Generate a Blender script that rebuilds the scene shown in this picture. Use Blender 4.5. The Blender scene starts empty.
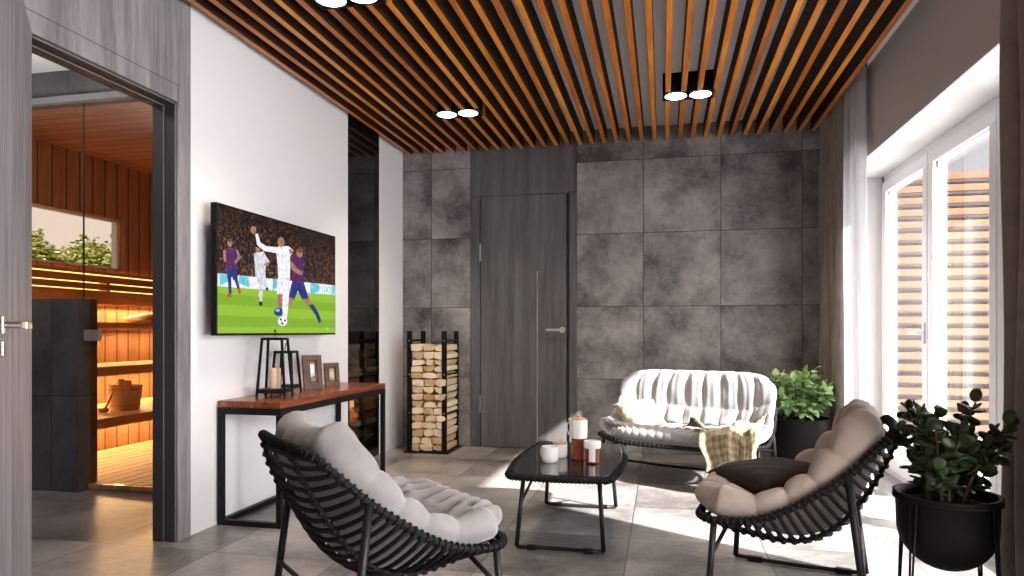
import bpy, bmesh, math, random
import numpy as np
from mathutils import Vector, Matrix
from mathutils.bvhtree import BVHTree
random.seed(7)
PI = math.pi
D = bpy.data
C = bpy.context.scene.collection
SC = bpy.context.scene

# ------------------------------------------------------------------ camera, sky, sun, large lights, exposure
cam = D.objects.new('camera', D.cameras.new('camera')); C.objects.link(cam)
cam.data.sensor_width = 36.0; cam.data.lens = 24.0
cam.data.shift_y = 44.2 / 1024
cam.data.clip_start = 0.05
cam.location = (0, 0, 1.0); cam.rotation_euler = (PI/2, 0, math.radians(12.4725))
SC.camera = cam
SC.view_settings.view_transform = 'Standard'; SC.view_settings.look = 'None'
SC.view_settings.exposure = 0.95; SC.view_settings.gamma = 1.0
SC.view_settings.use_curve_mapping = False

world = D.worlds.new('sky'); SC.world = world; world.use_nodes = True
wn = world.node_tree.nodes; wl = world.node_tree.links
bg = wn['Background']
bg.inputs['Color'].default_value = (1.0, 0.95, 0.89, 1); bg.inputs['Strength'].default_value = 0.62

def light(name, kind, loc, energy, color=(1, 1, 1), size=None, size_y=None, direction=None, **kw):
    l = D.lights.new(name, kind); l.energy = energy; l.color = color
    if kind == 'AREA':
        l.shape = 'RECTANGLE'; l.size = size; l.size_y = size_y
    for k, v in kw.items(): setattr(l, k, v)
    o = D.objects.new(name, l); C.objects.link(o); o.location = loc
    if direction is not None: o.rotation_euler = Vector(direction).to_track_quat('-Z', 'Y').to_euler()
    return o
SUN_EL = math.radians(32)
sun = light('sun', 'SUN', (6, -3, 6), 15.5, (1.0, 0.975, 0.955), direction=(-0.86*math.cos(SUN_EL), 0.51*math.cos(SUN_EL), -math.sin(SUN_EL)), angle=math.radians(1.0))
# daylight entering by the window beside the camera and by the garden door
light('side_window_daylight', 'AREA', (2.3, 0.2, 1.45), 205, (1.0, 0.97, 0.97), 2.6, 2.2, direction=(-1, 0.12, -0.05))
light('garden_door_daylight', 'AREA', (2.6, 4.2, 1.9), 55, (0.97, 0.98, 1.0), 2.4, 2.2, direction=(-1, 0, -0.35))

# ------------------------------------------------------------------ materials
def mat(name):
    m = D.materials.new(name); m.use_nodes = True
    return m, m.node_tree.nodes, m.node_tree.links, m.node_tree.nodes['Principled BSDF']
def setp(b, **kw):
    for k, v in kw.items():
        k = k.replace('_', ' ')
        if k in b.inputs: b.inputs[k].default_value = v
def rgb(r, g, b): return (r, g, b, 1.0)
def plain(name, col, rough=0.5, metal=0.0, spec=0.5, bump=0.0, bscale=200):
    m, n, l, b = mat(name)
    setp(b, Base_Color=rgb(*col), Roughness=rough, Metallic=metal)
    b.inputs['Specular IOR Level'].default_value = spec
    if bump:
        t = n.new('ShaderNodeTexNoise'); t.inputs['Scale'].default_value = bscale
        tc = n.new('ShaderNodeTexCoord'); l.new(tc.outputs['Object'], t.inputs['Vector'])
        bp = n.new('ShaderNodeBump'); bp.inputs['Strength'].default_value = bump; bp.inputs['Distance'].default_value = 0.01
        l.new(t.outputs['Fac'], bp.inputs['Height']); l.new(bp.outputs['Normal'], b.inputs['Normal'])
    return m
def noise(n, l, vec, scale, detail=4, rough=0.6):
    t = n.new('ShaderNodeTexNoise'); t.inputs['Scale'].default_value = scale
    t.inputs['Detail'].default_value = detail; t.inputs['Roughness'].default_value = rough
    l.new(vec, t.inputs['Vector']); return t.outputs['Fac']
def ramp(n, l, fac, stops):
    r = n.new('ShaderNodeValToRGB'); cr = r.color_ramp
    while len(cr.elements) < len(stops): cr.elements.new(0.5)
    for e, (p, c) in zip(cr.elements, stops): e.position = p; e.color = rgb(*c)
    l.new(fac, r.inputs['Fac']); return r.outputs['Color']
def mapping(n, l, scale, coord='Object', rot=(0, 0, 0)):
    tc = n.new('ShaderNodeTexCoord'); mp = n.new('ShaderNodeMapping')
    mp.inputs['Scale'].default_value = scale; mp.inputs['Rotation'].default_value = rot
    l.new(tc.outputs[coord], mp.inputs['Vector']); return mp.outputs['Vector']
def mth(n, l, op, a, b=None, c=None):
    x = n.new('ShaderNodeMath'); x.operation = op
    for i, v in enumerate((a, b, c)):
        if v is None: continue
        if isinstance(v, (int, float)): x.inputs[i].default_value = v
        else: l.new(v, x.inputs[i])
    return x.outputs[0]
def mixc(n, l, fac, a, b, mode='MIX'):
    x = n.new('ShaderNodeMix'); x.data_type = 'RGBA'; x.blend_type = mode
    for i, v in ((0, fac), (6, a), (7, b)):
        if isinstance(v, (int, float)): x.inputs[i].default_value = v
        elif isinstance(v, tuple): x.inputs[i].default_value = v
        else: l.new(v, x.inputs[i])
    return x.outputs[2]
def joint_mask(n, l, axes, width):
    """axes: list of (axis, first joint, spacing). 1 in the joints."""
    g = n.new('ShaderNodeNewGeometry'); s = n.new('ShaderNodeSeparateXYZ'); l.new(g.outputs['Position'], s.inputs[0])
    out = None
    for ax, o0, sp in axes:
        t = mth(n, l, 'DIVIDE', mth(n, l, 'SUBTRACT', s.outputs[ax], o0 - sp*100), sp)
        d = mth(n, l, 'ABSOLUTE', mth(n, l, 'SUBTRACT', mth(n, l, 'FRACT', mth(n, l, 'ADD', t, 0.5)), 0.5))
        k = mth(n, l, 'LESS_THAN', d, width/sp/2)
        out = k if out is None else mth(n, l, 'MAXIMUM', out, k)
    return out, s, g
def tile_id(n, l, s, axes):
    cb = n.new('ShaderNodeCombineXYZ')
    for i, (ax, o0, sp) in enumerate(axes):
        t = mth(n, l, 'FLOOR', mth(n, l, 'DIVIDE', mth(n, l, 'SUBTRACT', s.outputs[ax], o0 - sp*100), sp))
        l.new(t, cb.inputs[i])
    w = n.new('ShaderNodeTexWhiteNoise'); w.noise_dimensions = '3D'; l.new(cb.outputs[0], w.inputs['Vector'])
    return w.outputs['Color'], w.outputs['Value']
def concrete(name, dark, light_, axes, rough=0.6, width=0.006, big=2.2, jcol=(0.03, 0.03, 0.03), rough_var=0.15, bump=0.35):
    m, n, l, b = mat(name)
    jm, s, g = joint_mask(n, l, axes, width)
    idc, idv = tile_id(n, l, s, axes)
    off = n.new('ShaderNodeVectorMath'); off.operation = 'MULTIPLY_ADD'
    l.new(idc, off.inputs[0]); off.inputs[1].default_value = (9, 9, 9); l.new(g.outputs['Position'], off.inputs[2])
    f1 = noise(n, l, off.outputs[0], big, 8, 0.62)
    f2 = noise(n, l, off.outputs[0], 26, 6, 0.7)
    f = mth(n, l, 'ADD', mth(n, l, 'MULTIPLY', f1, 0.78), mth(n, l, 'MULTIPLY', f2, 0.22))
    f = mth(n, l, 'ADD', f, mth(n, l, 'MULTIPLY', mth(n, l, 'SUBTRACT', idv, 0.5), 0.05))
    col = ramp(n, l, f, [(0.36, dark), (0.64, light_)])
    col = mixc(n, l, jm, col, rgb(*jcol))
    l.new(col, b.inputs['Base Color'])
    r = mth(n, l, 'ADD', mth(n, l, 'MULTIPLY', f1, rough_var*2), rough - rough_var)
    l.new(r, b.inputs['Roughness'])
    bp = n.new('ShaderNodeBump'); bp.inputs['Strength'].default_value = bump; bp.inputs['Distance'].default_value = 0.004
    l.new(mth(n, l, 'SUBTRACT', mth(n, l, 'MULTIPLY', f2, 0.4), jm), bp.inputs['Height']); l.new(bp.outputs['Normal'], b.inputs['Normal'])
    return m
def wood(name, c0, c1, c2, scale, rough=0.5, bump=0.15, contrast=(0.3, 0.5, 0.72), coord='Object', grooves=None, gcol=(0.02, 0.012, 0.008), spec=0.5, vary=0.0):
    m, n, l, b = mat(name)
    v = mapping(n, l, scale, coord)
    if vary:
        oi = n.new('ShaderNodeObjectInfo')
        av = n.new('ShaderNodeVectorMath'); av.operation = 'MULTIPLY_ADD'
        cb = n.new('ShaderNodeCombineXYZ')
        for i in range(3): l.new(oi.outputs['Random'], cb.inputs[i])
        l.new(cb.outputs[0], av.inputs[0]); av.inputs[1].default_value = (31, 17, 23); l.new(v, av.inputs[2]); v = av.outputs[0]
    f1 = noise(n, l, v, 1.0, 6, 0.65); f2 = noise(n, l, v, 5.0, 4, 0.6)
    f = mth(n, l, 'ADD', mth(n, l, 'MULTIPLY', f1, 0.72), mth(n, l, 'MULTIPLY', f2, 0.28))
    if vary:
        f = mth(n, l, 'ADD', f, mth(n, l, 'MULTIPLY', mth(n, l, 'SUBTRACT', oi.outputs['Random'], 0.5), vary))
    col = ramp(n, l, f, [(contrast[0], c0), (contrast[1], c1), (contrast[2], c2)])
    h = f
    if grooves:
        jm, s, g = joint_mask(n, l, grooves[0], grooves[1])
        col = mixc(n, l, jm, col, rgb(*gcol)); h = mth(n, l, 'SUBTRACT', f, mth(n, l, 'MULTIPLY', jm, 3.0))
    l.new(col, b.inputs['Base Color'])
    setp(b, Roughness=rough); b.inputs['Specular IOR Level'].default_value = spec
    bp = n.new('ShaderNodeBump'); bp.inputs['Strength'].default_value = bump; bp.inputs['Distance'].default_value = 0.004
    l.new(h, bp.inputs['Height']); l.new(bp.outputs['Normal'], b.inputs['Normal'])
    return m
def fabric(name, c0, c1, weave=420, rough=0.95, sheen=0.3, folds=0.0, plaid=None):
    m, n, l, b = mat(name)
    v = mapping(n, l, (1, 1, 1))
    f = noise(n, l, v, 9, 5, 0.6); fw = noise(n, l, v, weave, 2, 0.6)
    col = ramp(n, l, mth(n, l, 'ADD', mth(n, l, 'MULTIPLY', f, 0.7), mth(n, l, 'MULTIPLY', fw, 0.3)), [(0.35, c0), (0.65, c1)])
    if plaid:
        uv = n.new('ShaderNodeTexCoord'); s = n.new('ShaderNodeSeparateXYZ'); l.new(uv.outputs['UV'], s.inputs[0])
        k = None
        for ax in (0, 1):
            q = mth(n, l, 'LESS_THAN', mth(n, l, 'FRACT', mth(n, l, 'MULTIPLY', s.outputs[ax], plaid[1])), 0.5)
            k = q if k is None else mth(n, l, 'ADD', k, q)
        col = mixc(n, l, mth(n, l, 'MULTIPLY', k, 0.42), col, rgb(*plaid[0]))
    l.new(col, b.inputs['Base Color']); setp(b, Roughness=rough, Sheen_Weight=sheen)
    b.inputs['Specular IOR Level'].default_value = 0.15
    bp = n.new('ShaderNodeBump'); bp.inputs['Strength'].default_value = 0.25; bp.inputs['Distance'].default_value = 0.004
    h = fw
    if folds:
        h = mth(n, l, 'ADD', mth(n, l, 'MULTIPLY', fw, 0.3), mth(n, l, 'MULTIPLY', noise(n, l, v, 22, 3, 0.5), folds))
    l.new(h, bp.inputs['Height']); l.new(bp.outputs['Normal'], b.inputs['Normal'])
    return m
def glass(name, tint=(1, 1, 1), ior=1.45, refl=1.0):
    m, n, l, b = mat(name); n.remove(b)
    t = n.new('ShaderNodeBsdfTransparent'); t.inputs[0].default_value = rgb(*tint)
    g = n.new('ShaderNodeBsdfGlossy'); g.inputs['Roughness'].default_value = 0.0
    lw = n.new('ShaderNodeLayerWeight')
    fr = mth(n, l, 'ADD', mth(n, l, 'MULTIPLY', mth(n, l, 'POWER', lw.outputs['Facing'], 5.0), 0.96), 0.04)
    mx = n.new('ShaderNodeMixShader')
    l.new(mth(n, l, 'MULTIPLY', fr, refl), mx.inputs[0]); l.new(t.outputs[0], mx.inputs[1]); l.new(g.outputs[0], mx.inputs[2])
    l.new(mx.outputs[0], n['Material Output'].inputs['Surface'])
    return m
def glow(name, col, strength):
    m, n, l, b = mat(name)
    setp(b, Base_Color=rgb(0, 0, 0), Emission_Color=rgb(*col), Emission_Strength=strength, Roughness=0.4)
    return m

JX, SP = -0.158, 0.6135
M = {}
M['wall_tile'] = concrete('charcoal_concrete_tile', (0.050, 0.047, 0.047), (0.36, 0.338, 0.335), [(0, JX, SP), (2, 0.0, 0.6075)], rough=0.62, big=2.6, jcol=(0.018, 0.018, 0.018), width=0.005)
M['floor_tile'] = concrete('grey_concrete_floor_tile', (0.066, 0.060, 0.057), (0.375, 0.348, 0.337), [(0, JX, SP), (1, 0.29, 0.6135)], rough=0.32, big=1.5, jcol=(0.03, 0.028, 0.027), width=0.005, rough_var=0.04, bump=0.08)
M['sauna_tile'] = concrete('dark_slate_tile', (0.045, 0.045, 0.047), (0.115, 0.115, 0.12), [(0, -3.76, 0.62), (2, 0.60, 0.61)], rough=0.55, big=2.4, jcol=(0.02, 0.02, 0.02), width=0.005)
M['white_wall'] = plain('white_plaster', (0.74, 0.735, 0.76), 0.85, bump=0.03, bscale=90, spec=0.2)
M['taupe_wall'] = plain('warm_grey_plaster', (0.46, 0.42, 0.42), 0.9, bump=0.03, bscale=90, spec=0.2)
M['ceiling'] = plain('pale_ceiling_plaster', (0.88, 0.83, 0.83), 0.9, spec=0.2)
M['pvc'] = plain('white_window_plastic', (0.82, 0.82, 0.84), 0.35)
M['reveal'] = plain('white_reveal_plaster', (0.84, 0.84, 0.85), 0.8, spec=0.2)
M['greywood'] = wood('grey_oak_veneer', (0.075, 0.071, 0.075), (0.21, 0.20, 0.21), (0.36, 0.345, 0.36), (14, 14, 1.1), 0.55, 0.12)
M['doorwood'] = wood('dark_grey_oak_veneer', (0.042, 0.041, 0.042), (0.098, 0.095, 0.097), (0.165, 0.160, 0.163), (14, 14, 1.0), 0.55, 0.12)
M['jamb'] = plain('anthracite_frame', (0.035, 0.035, 0.038), 0.5)
M['jamb_light'] = plain('grey_frame_edge', (0.16, 0.16, 0.17), 0.5)
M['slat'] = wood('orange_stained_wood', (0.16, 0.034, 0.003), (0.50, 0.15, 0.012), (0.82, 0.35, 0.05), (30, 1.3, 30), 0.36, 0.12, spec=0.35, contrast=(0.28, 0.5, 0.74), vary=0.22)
M['slat_shade_side'] = wood('slat_side_painted_shade', (0.014, 0.006, 0.003), (0.034, 0.014, 0.006), (0.06, 0.025, 0.010), (26, 1.3, 26), 0.6, 0.1, spec=0.2)  # shade between the slats, put into the colour of their side faces
M['console'] = wood('reddish_acacia_boards', (0.06, 0.013, 0.007), (0.20, 0.048, 0.02), (0.40, 0.125, 0.05), (20, 1.4, 20), 0.26, 0.1, grooves=([(0, -1.90, 0.09)], 0.002))
M['black'] = plain('black_powder_coat', (0.006, 0.006, 0.0065), 0.45, spec=0.2)
M['rope'] = plain('black_polymer_rope', (0.006, 0.006, 0.0065), 0.6, spec=0.2, bump=0.4, bscale=260)
M['graphite'] = plain('graphite_metal', (0.008, 0.008, 0.0085), 0.45, 0.0, spec=0.3)
M['steel'] = plain('brushed_nickel', (0.55, 0.52, 0.49), 0.28, 1.0)
M['satin'] = plain('satin_metal', (0.42, 0.38, 0.34), 0.45, 0.3)
M['brass'] = plain('pale_trim_metal', (0.62, 0.56, 0.5), 0.3, 1.0)
M['grey_fabric'] = fabric('dove_grey_fabric', (0.20, 0.187, 0.187), (0.27, 0.253, 0.25), folds=1.3)
M['beige_fabric'] = fabric('light_beige_fabric', (0.28, 0.222, 0.184), (0.37, 0.305, 0.26), folds=1.3)
M['white_fabric'] = fabric('off_white_fabric', (0.235, 0.229, 0.235), (0.28, 0.274, 0.28), folds=1.3)
M['brown_fabric'] = fabric('dark_brown_fabric', (0.020, 0.013, 0.010), (0.036, 0.024, 0.019), sheen=0.05)
M['cream_fabric'] = fabric('cream_linen', (0.23, 0.195, 0.13), (0.31, 0.275, 0.20), folds=0.6)
M['plaid'] = fabric('straw_plaid_wool', (0.31, 0.255, 0.165), (0.40, 0.345, 0.235), plaid=((0.17, 0.115, 0.055), 24), folds=0.5)
M['curtain'] = fabric('taupe_curtain_fabric', (0.165, 0.135, 0.12), (0.235, 0.198, 0.178), weave=700, sheen=0.2)
M['sheer'] = fabric('white_sheer_fabric', (0.66, 0.66, 0.68), (0.74, 0.74, 0.76), weave=700)
_m = M['sheer']; _n, _l = _m.node_tree.nodes, _m.node_tree.links
_t = _n.new('ShaderNodeBsdfTransparent'); _tl = _n.new('ShaderNodeBsdfTranslucent'); _tl.inputs[0].default_value = (0.8, 0.8, 0.82, 1)
_a = _n.new('ShaderNodeMixShader'); _a.inputs[0].default_value = 0.45; _b = _n.new('ShaderNodeMixShader'); _b.inputs[0].default_value = 0.40
_l.new(_n['Principled BSDF'].outputs[0], _a.inputs[1]); _l.new(_tl.outputs[0], _a.inputs[2]); _l.new(_a.outputs[0], _b.inputs[1]); _l.new(_t.outputs[0], _b.inputs[2])
_l.new(_b.outputs[0], _n['Material Output'].inputs['Surface'])
M['glass'] = glass('clear_window_glass')
M['sauna_glass'] = glass('bronze_sauna_glass', (0.90, 0.83, 0.77))
M['black_glass'] = plain('black_fireplace_glass', (0.006, 0.006, 0.007), 0.06)
M['fire_glass'] = glass('smoked_fireplace_glass', (0.40, 0.38, 0.37))
M['split_wood'] = wood('pale_split_birch', (0.52, 0.34, 0.17), (0.80, 0.63, 0.42), (0.90, 0.78, 0.58), (9, 3, 9), 0.8, 0.3, vary=0.28)
M['bark_wood'] = wood('split_wood_with_bark', (0.36, 0.19, 0.07), (0.62, 0.40, 0.19), (0.78, 0.57, 0.32), (9, 3, 9), 0.85, 0.3, vary=0.2)
M['sauna_wood'] = wood('sauna_cedar_planks', (0.20, 0.088, 0.036), (0.33, 0.155, 0.068), (0.44, 0.225, 0.105), (9, 9, 1.2), 0.6, 0.15, grooves=([(1, 0.03, 0.125)], 0.012))
M['sauna_ceiling'] = wood('sauna_cedar_ceiling', (0.20, 0.088, 0.036), (0.33, 0.155, 0.068), (0.44, 0.225, 0.105), (1.2, 9, 9), 0.6, 0.15, grooves=([(1, 0.0, 0.105)], 0.008))
M['sauna_board'] = wood('sauna_backrest_boards', (0.20, 0.088, 0.036), (0.33, 0.155, 0.068), (0.44, 0.225, 0.105), (9, 1.2, 9), 0.6, 0.12)
M['bench_wood'] = wood('pale_bench_wood', (0.40, 0.19, 0.075), (0.58, 0.33, 0.15), (0.70, 0.45, 0.23), (9, 1.2, 9), 0.5, 0.1)
M['sauna_floor'] = wood('sauna_floor_slats', (0.34, 0.16, 0.06), (0.50, 0.27, 0.12), (0.62, 0.38, 0.19), (9, 1.2, 9), 0.5, 0.1)
M['bucket_wood'] = wood('pale_bucket_staves', (0.45, 0.30, 0.18), (0.62, 0.46, 0.31), (0.72, 0.58, 0.42), (12, 12, 1.2), 0.6, 0.1)
M['frame_wood'] = wood('weathered_brown_frame_wood', (0.05, 0.027, 0.016), (0.12, 0.07, 0.045), (0.2, 0.125, 0.085), (12, 12, 12), 0.7, 0.2)
M['porcelain'] = plain('white_porcelain', (0.82, 0.81, 0.8), 0.2)
M['terracotta'] = plain('red_brown_glaze', (0.20, 0.038, 0.014), 0.25)
M['gold_rim'] = plain('tan_wooden_lid', (0.50, 0.33, 0.19), 0.5)
M['candle'] = plain('beige_wax', (0.62, 0.44, 0.32), 0.6)
M['table_glass'] = plain('black_glass_top', (0.012, 0.011, 0.011), 0.05)
M['pot'] = plain('matt_black_planter', (0.0045, 0.0045, 0.005), 0.6, spec=0.2)
M['soil'] = plain('brown_potting_soil', (0.06, 0.032, 0.019), 0.95, bump=0.8, bscale=60, spec=0.0)
M['stem'] = plain('brown_plant_stem', (0.10, 0.07, 0.035), 0.8)
def leafmat(name, c0, c1):
    m, n, l, b = mat(name)
    g = n.new('ShaderNodeNewGeometry')
    l.new(ramp(n, l, g.outputs['Random Per Island'], [(0.0, c0), (1.0, c1)]), b.inputs['Base Color'])
    setp(b, Roughness=0.4); b.inputs['Specular IOR Level'].default_value = 0.4
    tr = n.new('ShaderNodeBsdfTranslucent'); tr.inputs['Color'].default_value = rgb(c1[0]*1.4, c1[1]*1.5, c1[2])
    mx = n.new('ShaderNodeMixShader'); mx.inputs[0].default_value = 0.18
    l.new(b.outputs[0], mx.inputs[1]); l.new(tr.outputs[0], mx.inputs[2]); l.new(mx.outputs[0], n['Material Output'].inputs['Surface'])
    return m
M['jade_leaf'] = leafmat('dark_jade_leaf', (0.014, 0.031, 0.010), (0.048, 0.085, 0.026))
M['bright_leaf'] = leafmat('fresh_green_leaf', (0.10, 0.22, 0.06), (0.42, 0.58, 0.30))
M['tree_leaf'] = leafmat('tree_leaf', (0.05, 0.06, 0.012), (0.14, 0.15, 0.03))
M['lamp_lens'] = glow('warm_lamp_lens', (1.0, 0.93, 0.82), 9.0)
M['led'] = glow('warm_led_strip', (1.0, 0.50, 0.14), 3.2)
M['flame'] = glow('fireplace_flame', (1.0, 0.50, 0.16), 3.0)
M['ember'] = glow('glowing_ember', (1.0, 0.28, 0.08), 1.2)
M['screen_wood'] = wood('orange_screen_wood', (0.17, 0.055, 0.016), (0.22, 0.078, 0.024), (0.26, 0.10, 0.034), (1.2, 12, 12), 0.6, 0.1)
M['screen_back'] = plain('brown_screen_backing', (0.05, 0.03, 0.026), 0.8)
M['terrace'] = plain('pale_terrace_stone', (0.55, 0.53, 0.52), 0.8, bump=0.1, bscale=40)
M['render_wall'] = plain('grey_exterior_render', (0.13, 0.13, 0.14), 0.9, bump=0.3, bscale=40)
M['ground'] = plain('garden_soil_and_lawn', (0.10, 0.12, 0.05), 0.95)
M['bracket'] = plain('dark_bracket', (0.02, 0.02, 0.02), 0.5, spec=0.2)

# ------------------------------------------------------------------ mesh helpers
class MB:
    def __init__(s): s.v = []; s.f = []; s.mi = []; s.cur = 0; s.uv = None
    def add(s, vs, fs):
        o = len(s.v); s.v += [tuple(v) for v in vs]; s.f += [tuple(i+o for i in f) for f in fs]; s.mi += [s.cur]*len(fs); return s
    def box(s, a, b):
        x0, y0, z0 = a; x1, y1, z1 = b
        x0, x1 = min(x0, x1), max(x0, x1); y0, y1 = min(y0, y1), max(y0, y1); z0, z1 = min(z0, z1), max(z0, z1)
        return s.add([(x0,y0,z0),(x1,y0,z0),(x1,y1,z0),(x0,y1,z0),(x0,y0,z1),(x1,y0,z1),(x1,y1,z1),(x0,y1,z1)],
                     [(0,3,2,1),(4,5,6,7),(0,1,5,4),(1,2,6,5),(2,3,7,6),(3,0,4,7)])
    def obox(s, p, q, w, h, up=(0, 0, 1)):
        """bar of section w x h from p to q"""
        p, q = Vector(p), Vector(q); d = (q-p).normalized(); u = Vector(up)
        if abs(d.dot(u)) > 0.95: u = Vector((0, 1, 0))
        a = d.cross(u).normalized(); b = a.cross(d).normalized()
        vs = []
        for c in (p, q):
            for sa, sb in ((-1,-1),(1,-1),(1,1),(-1,1)): vs.append(c + a*sa*w/2 + b*sb*h/2)
        return s.add(vs, [(0,1,2,3),(7,6,5,4),(0,4,5,1),(1,5,6,2),(2,6,7,3),(3,7,4,0)])
    def tube(s, pts, r, n=8, closed=False, flat=1.0):
        P = [Vector(p) for p in pts]; N = len(P)
        R = r if isinstance(r, (list, tuple)) else [r]*N
        T = []
        for i in range(N):
            if closed: t = P[(i+1) % N] - P[i-1]
            else: t = P[min(i+1, N-1)] - P[max(i-1, 0)]
            T.append(t.normalized() if t.length > 1e-9 else Vector((0,0,1)))
        u = T[0].orthogonal().normalized(); vs = []; fs = []
        for i in range(N):
            u = (u - T[i]*u.dot(T[i]))
            u = u.normalized() if u.length > 1e-6 else T[i].orthogonal().normalized()
            w = T[i].cross(u)
            for k in range(n):
                a = 2*PI*k/n
                vs.append(P[i] + u*(math.cos(a)*R[i]) + w*(math.sin(a)*R[i]*flat))
        M_ = N if closed else N-1
        for i in range(M_):
            j = (i+1) % N
            for k in range(n): fs.append((i*n+k, i*n+(k+1)%n, j*n+(k+1)%n, j*n+k))
        if not closed: fs += [tuple(range(n-1, -1, -1)), tuple((N-1)*n+k for k in range(n))]
        return s.add(vs, fs)
    def lathe(s, prof, c=(0, 0, 0), n=32, ring=False):
        if ring: prof = list(prof) + [prof[0]]
        cx, cy, cz = c; vs = []; fs = []; m = len(prof)
        for k in range(n):
            a = 2*PI*k/n
            for r, z in prof: vs.append((cx + math.cos(a)*r, cy + math.sin(a)*r, cz + z))
        for k in range(n):
            j = (k+1) % n
            for i in range(m-1): fs.append((k*m+i, j*m+i, j*m+i+1, k*m+i+1))
        if ring: return s.add(vs, fs)
        if prof[0][0] > 1e-6: fs.append(tuple(k*m for k in range(n-1, -1, -1)))
        if prof[-1][0] > 1e-6: fs.append(tuple(k*m+m-1 for k in range(n)))
        return s.add(vs, fs)
    def prism(s, poly, z0, z1, fn=lambda x, y, z: (x, y, z)):
        n = len(poly); vs = [fn(x, y, z0) for x, y in poly] + [fn(x, y, z1) for x, y in poly]
        return s.add(vs, [tuple(range(n-1, -1, -1)), tuple(range(n, 2*n))] + [(i, (i+1)%n, n+(i+1)%n, n+i) for i in range(n)])
    def ball(s, c, r, n=10, m=6, sq=(1, 1, 1), rot=None):
        vs = []; fs = []
        for i in range(m+1):
            t = PI*i/m
            for k in range(n):
                a = 2*PI*k/n
                p = Vector((math.sin(t)*math.cos(a)*r*sq[0], math.sin(t)*math.sin(a)*r*sq[1], math.cos(t)*r*sq[2]))
                if rot is not None: p = rot @ p
                vs.append(p + Vector(c))
        for i in range(m):
            for k in range(n): fs.append((i*n+k, (i+1)*n+k, (i+1)*n+(k+1)%n, i*n+(k+1)%n))
        return s.add(vs, fs)
    def grid(s, fn, nu, nv, closed_v=False):
        vs = []; fs = []
        for i in range(nu+1):
            for j in range(nv+1): vs.append(fn(i/nu, j/nv))
        W = nv+1
        for i in range(nu):
            for j in range(nv): fs.append((i*W+j, (i+1)*W+j, (i+1)*W+j+1, i*W+j+1))
        return s.add(vs, fs)
    def build(s, name, material, parent=None, smooth=False, bevel=0.0, weld=False, subsurf=0, solid=0.0):
        me = D.meshes.new(name); me.from_pydata([tuple(map(float, v)) for v in s.v], [], s.f)
        for mm in (material if isinstance(material, (list, tuple)) else [material]): me.materials.append(mm)
        me.polygons.foreach_set('material_index', s.mi)
        if s.uv is not None:
            ul = me.uv_layers.new(name='UVMap')
            for lp in me.loops: ul.data[lp.index].uv = s.uv[lp.vertex_index]
        bm = bmesh.new(); bm.from_mesh(me)
        if weld: bmesh.ops.remove_doubles(bm, verts=bm.verts, dist=1e-5)
        if not solid: bmesh.ops.recalc_face_normals(bm, faces=bm.faces)
        bm.to_mesh(me); bm.free()
        if smooth: me.polygons.foreach_set('use_smooth', [True]*len(me.polygons))
        me.update()
        o = D.objects.new(name, me); C.objects.link(o)
        if parent is not None: o.parent = parent
        if solid:
            md = o.modifiers.new('thickness', 'SOLIDIFY'); md.thickness = solid; md.offset = 0
        if bevel:
            md = o.modifiers.new('edge', 'BEVEL'); md.width = bevel; md.segments = 2; md.limit_method = 'ANGLE'; md.angle_limit = math.radians(40)
        if subsurf:
            md = o.modifiers.new('smooth', 'SUBSURF'); md.levels = subsurf; md.render_levels = subsurf
        return o
def smooth_angle(o, deg=40):
    o.data.polygons.foreach_set('use_smooth', [True]*len(o.data.polygons))
    bm = bmesh.new(); bm.from_mesh(o.data)
    for e in bm.edges:
        if len(e.link_faces) == 2 and e.calc_face_angle(0) > math.radians(deg): e.smooth = False
    bm.to_mesh(o.data); bm.free(); return o
def tag(o, label=None, cat=None, group=None, kind=None):
    if label: o['label'] = label
    if cat: o['category'] = cat
    if group: o['group'] = group
    if kind: o['kind'] = kind
    return o
def thing(name, label, cat, loc=(0, 0, 0), rz=0.0, group=None):
    o = D.objects.new(name, None); C.objects.link(o); o.location = loc; o.rotation_euler = (0, 0, rz); o.empty_display_size = 0.05
    return tag(o, label, cat, group)
def struct(name, mb, m, label, cat='room', parent=None, **kw):
    o = mb.build(name, m, parent, **kw)
    if parent is None: tag(o, label, cat, kind='structure')
    return o
def sroot(name, label, cat):
    o = thing(name, label, cat); o['kind'] = 'structure'; return o
def copy_tree(src, parent=None, loc=None, rz=None, label=None):
    c = src.copy(); C.objects.link(c); c.parent = parent
    if loc is not None: c.location = loc
    if rz is not None: c.rotation_euler = (0, 0, rz)
    if label: c['label'] = label
    for ch in list(src.children): copy_tree(ch, c)
    return c
def crspline(pts, n):
    """Catmull-Rom through pts, n samples, even in arc length"""
    P = [np.array(p, float) for p in pts]; P = [2*P[0]-P[1]] + P + [2*P[-1]-P[-2]]
    out = []
    for i in range(1, len(P)-2):
        for t in np.linspace(0, 1, 14, endpoint=False):
            a, b, c, d = P[i-1:i+3]
            out.append(0.5*((2*b) + (c-a)*t + (2*a-5*b+4*c-d)*t*t + (3*b-a-3*c+d)*t**3))
    out.append(P[-2]); A = np.array(out)
    L = np.concatenate([[0], np.cumsum(np.linalg.norm(np.diff(A, axis=0), axis=1))])
    u = np.linspace(0, L[-1], n)
    return np.stack([np.interp(u, L, A[:, k]) for k in range(A.shape[1])], 1)

# ================================================================== THE SETTING
XL, XR, YB, YF = -2.268, 1.28, 5.74, -1.9
ZC = 2.70
struct('floor', MB().box((-5.4, YF-0.12, -0.1), (XR+0.36, YB+0.12, 0.0)), M['floor_tile'], 'grey concrete tile floor running through the whole room', 'floor')
struct('ceiling', MB().box((XL-0.12, YF-0.12, ZC), (XR+0.36, YB+0.12, ZC+0.1)), M['ceiling'], 'pale plaster ceiling above the wooden slats', 'ceiling')
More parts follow.
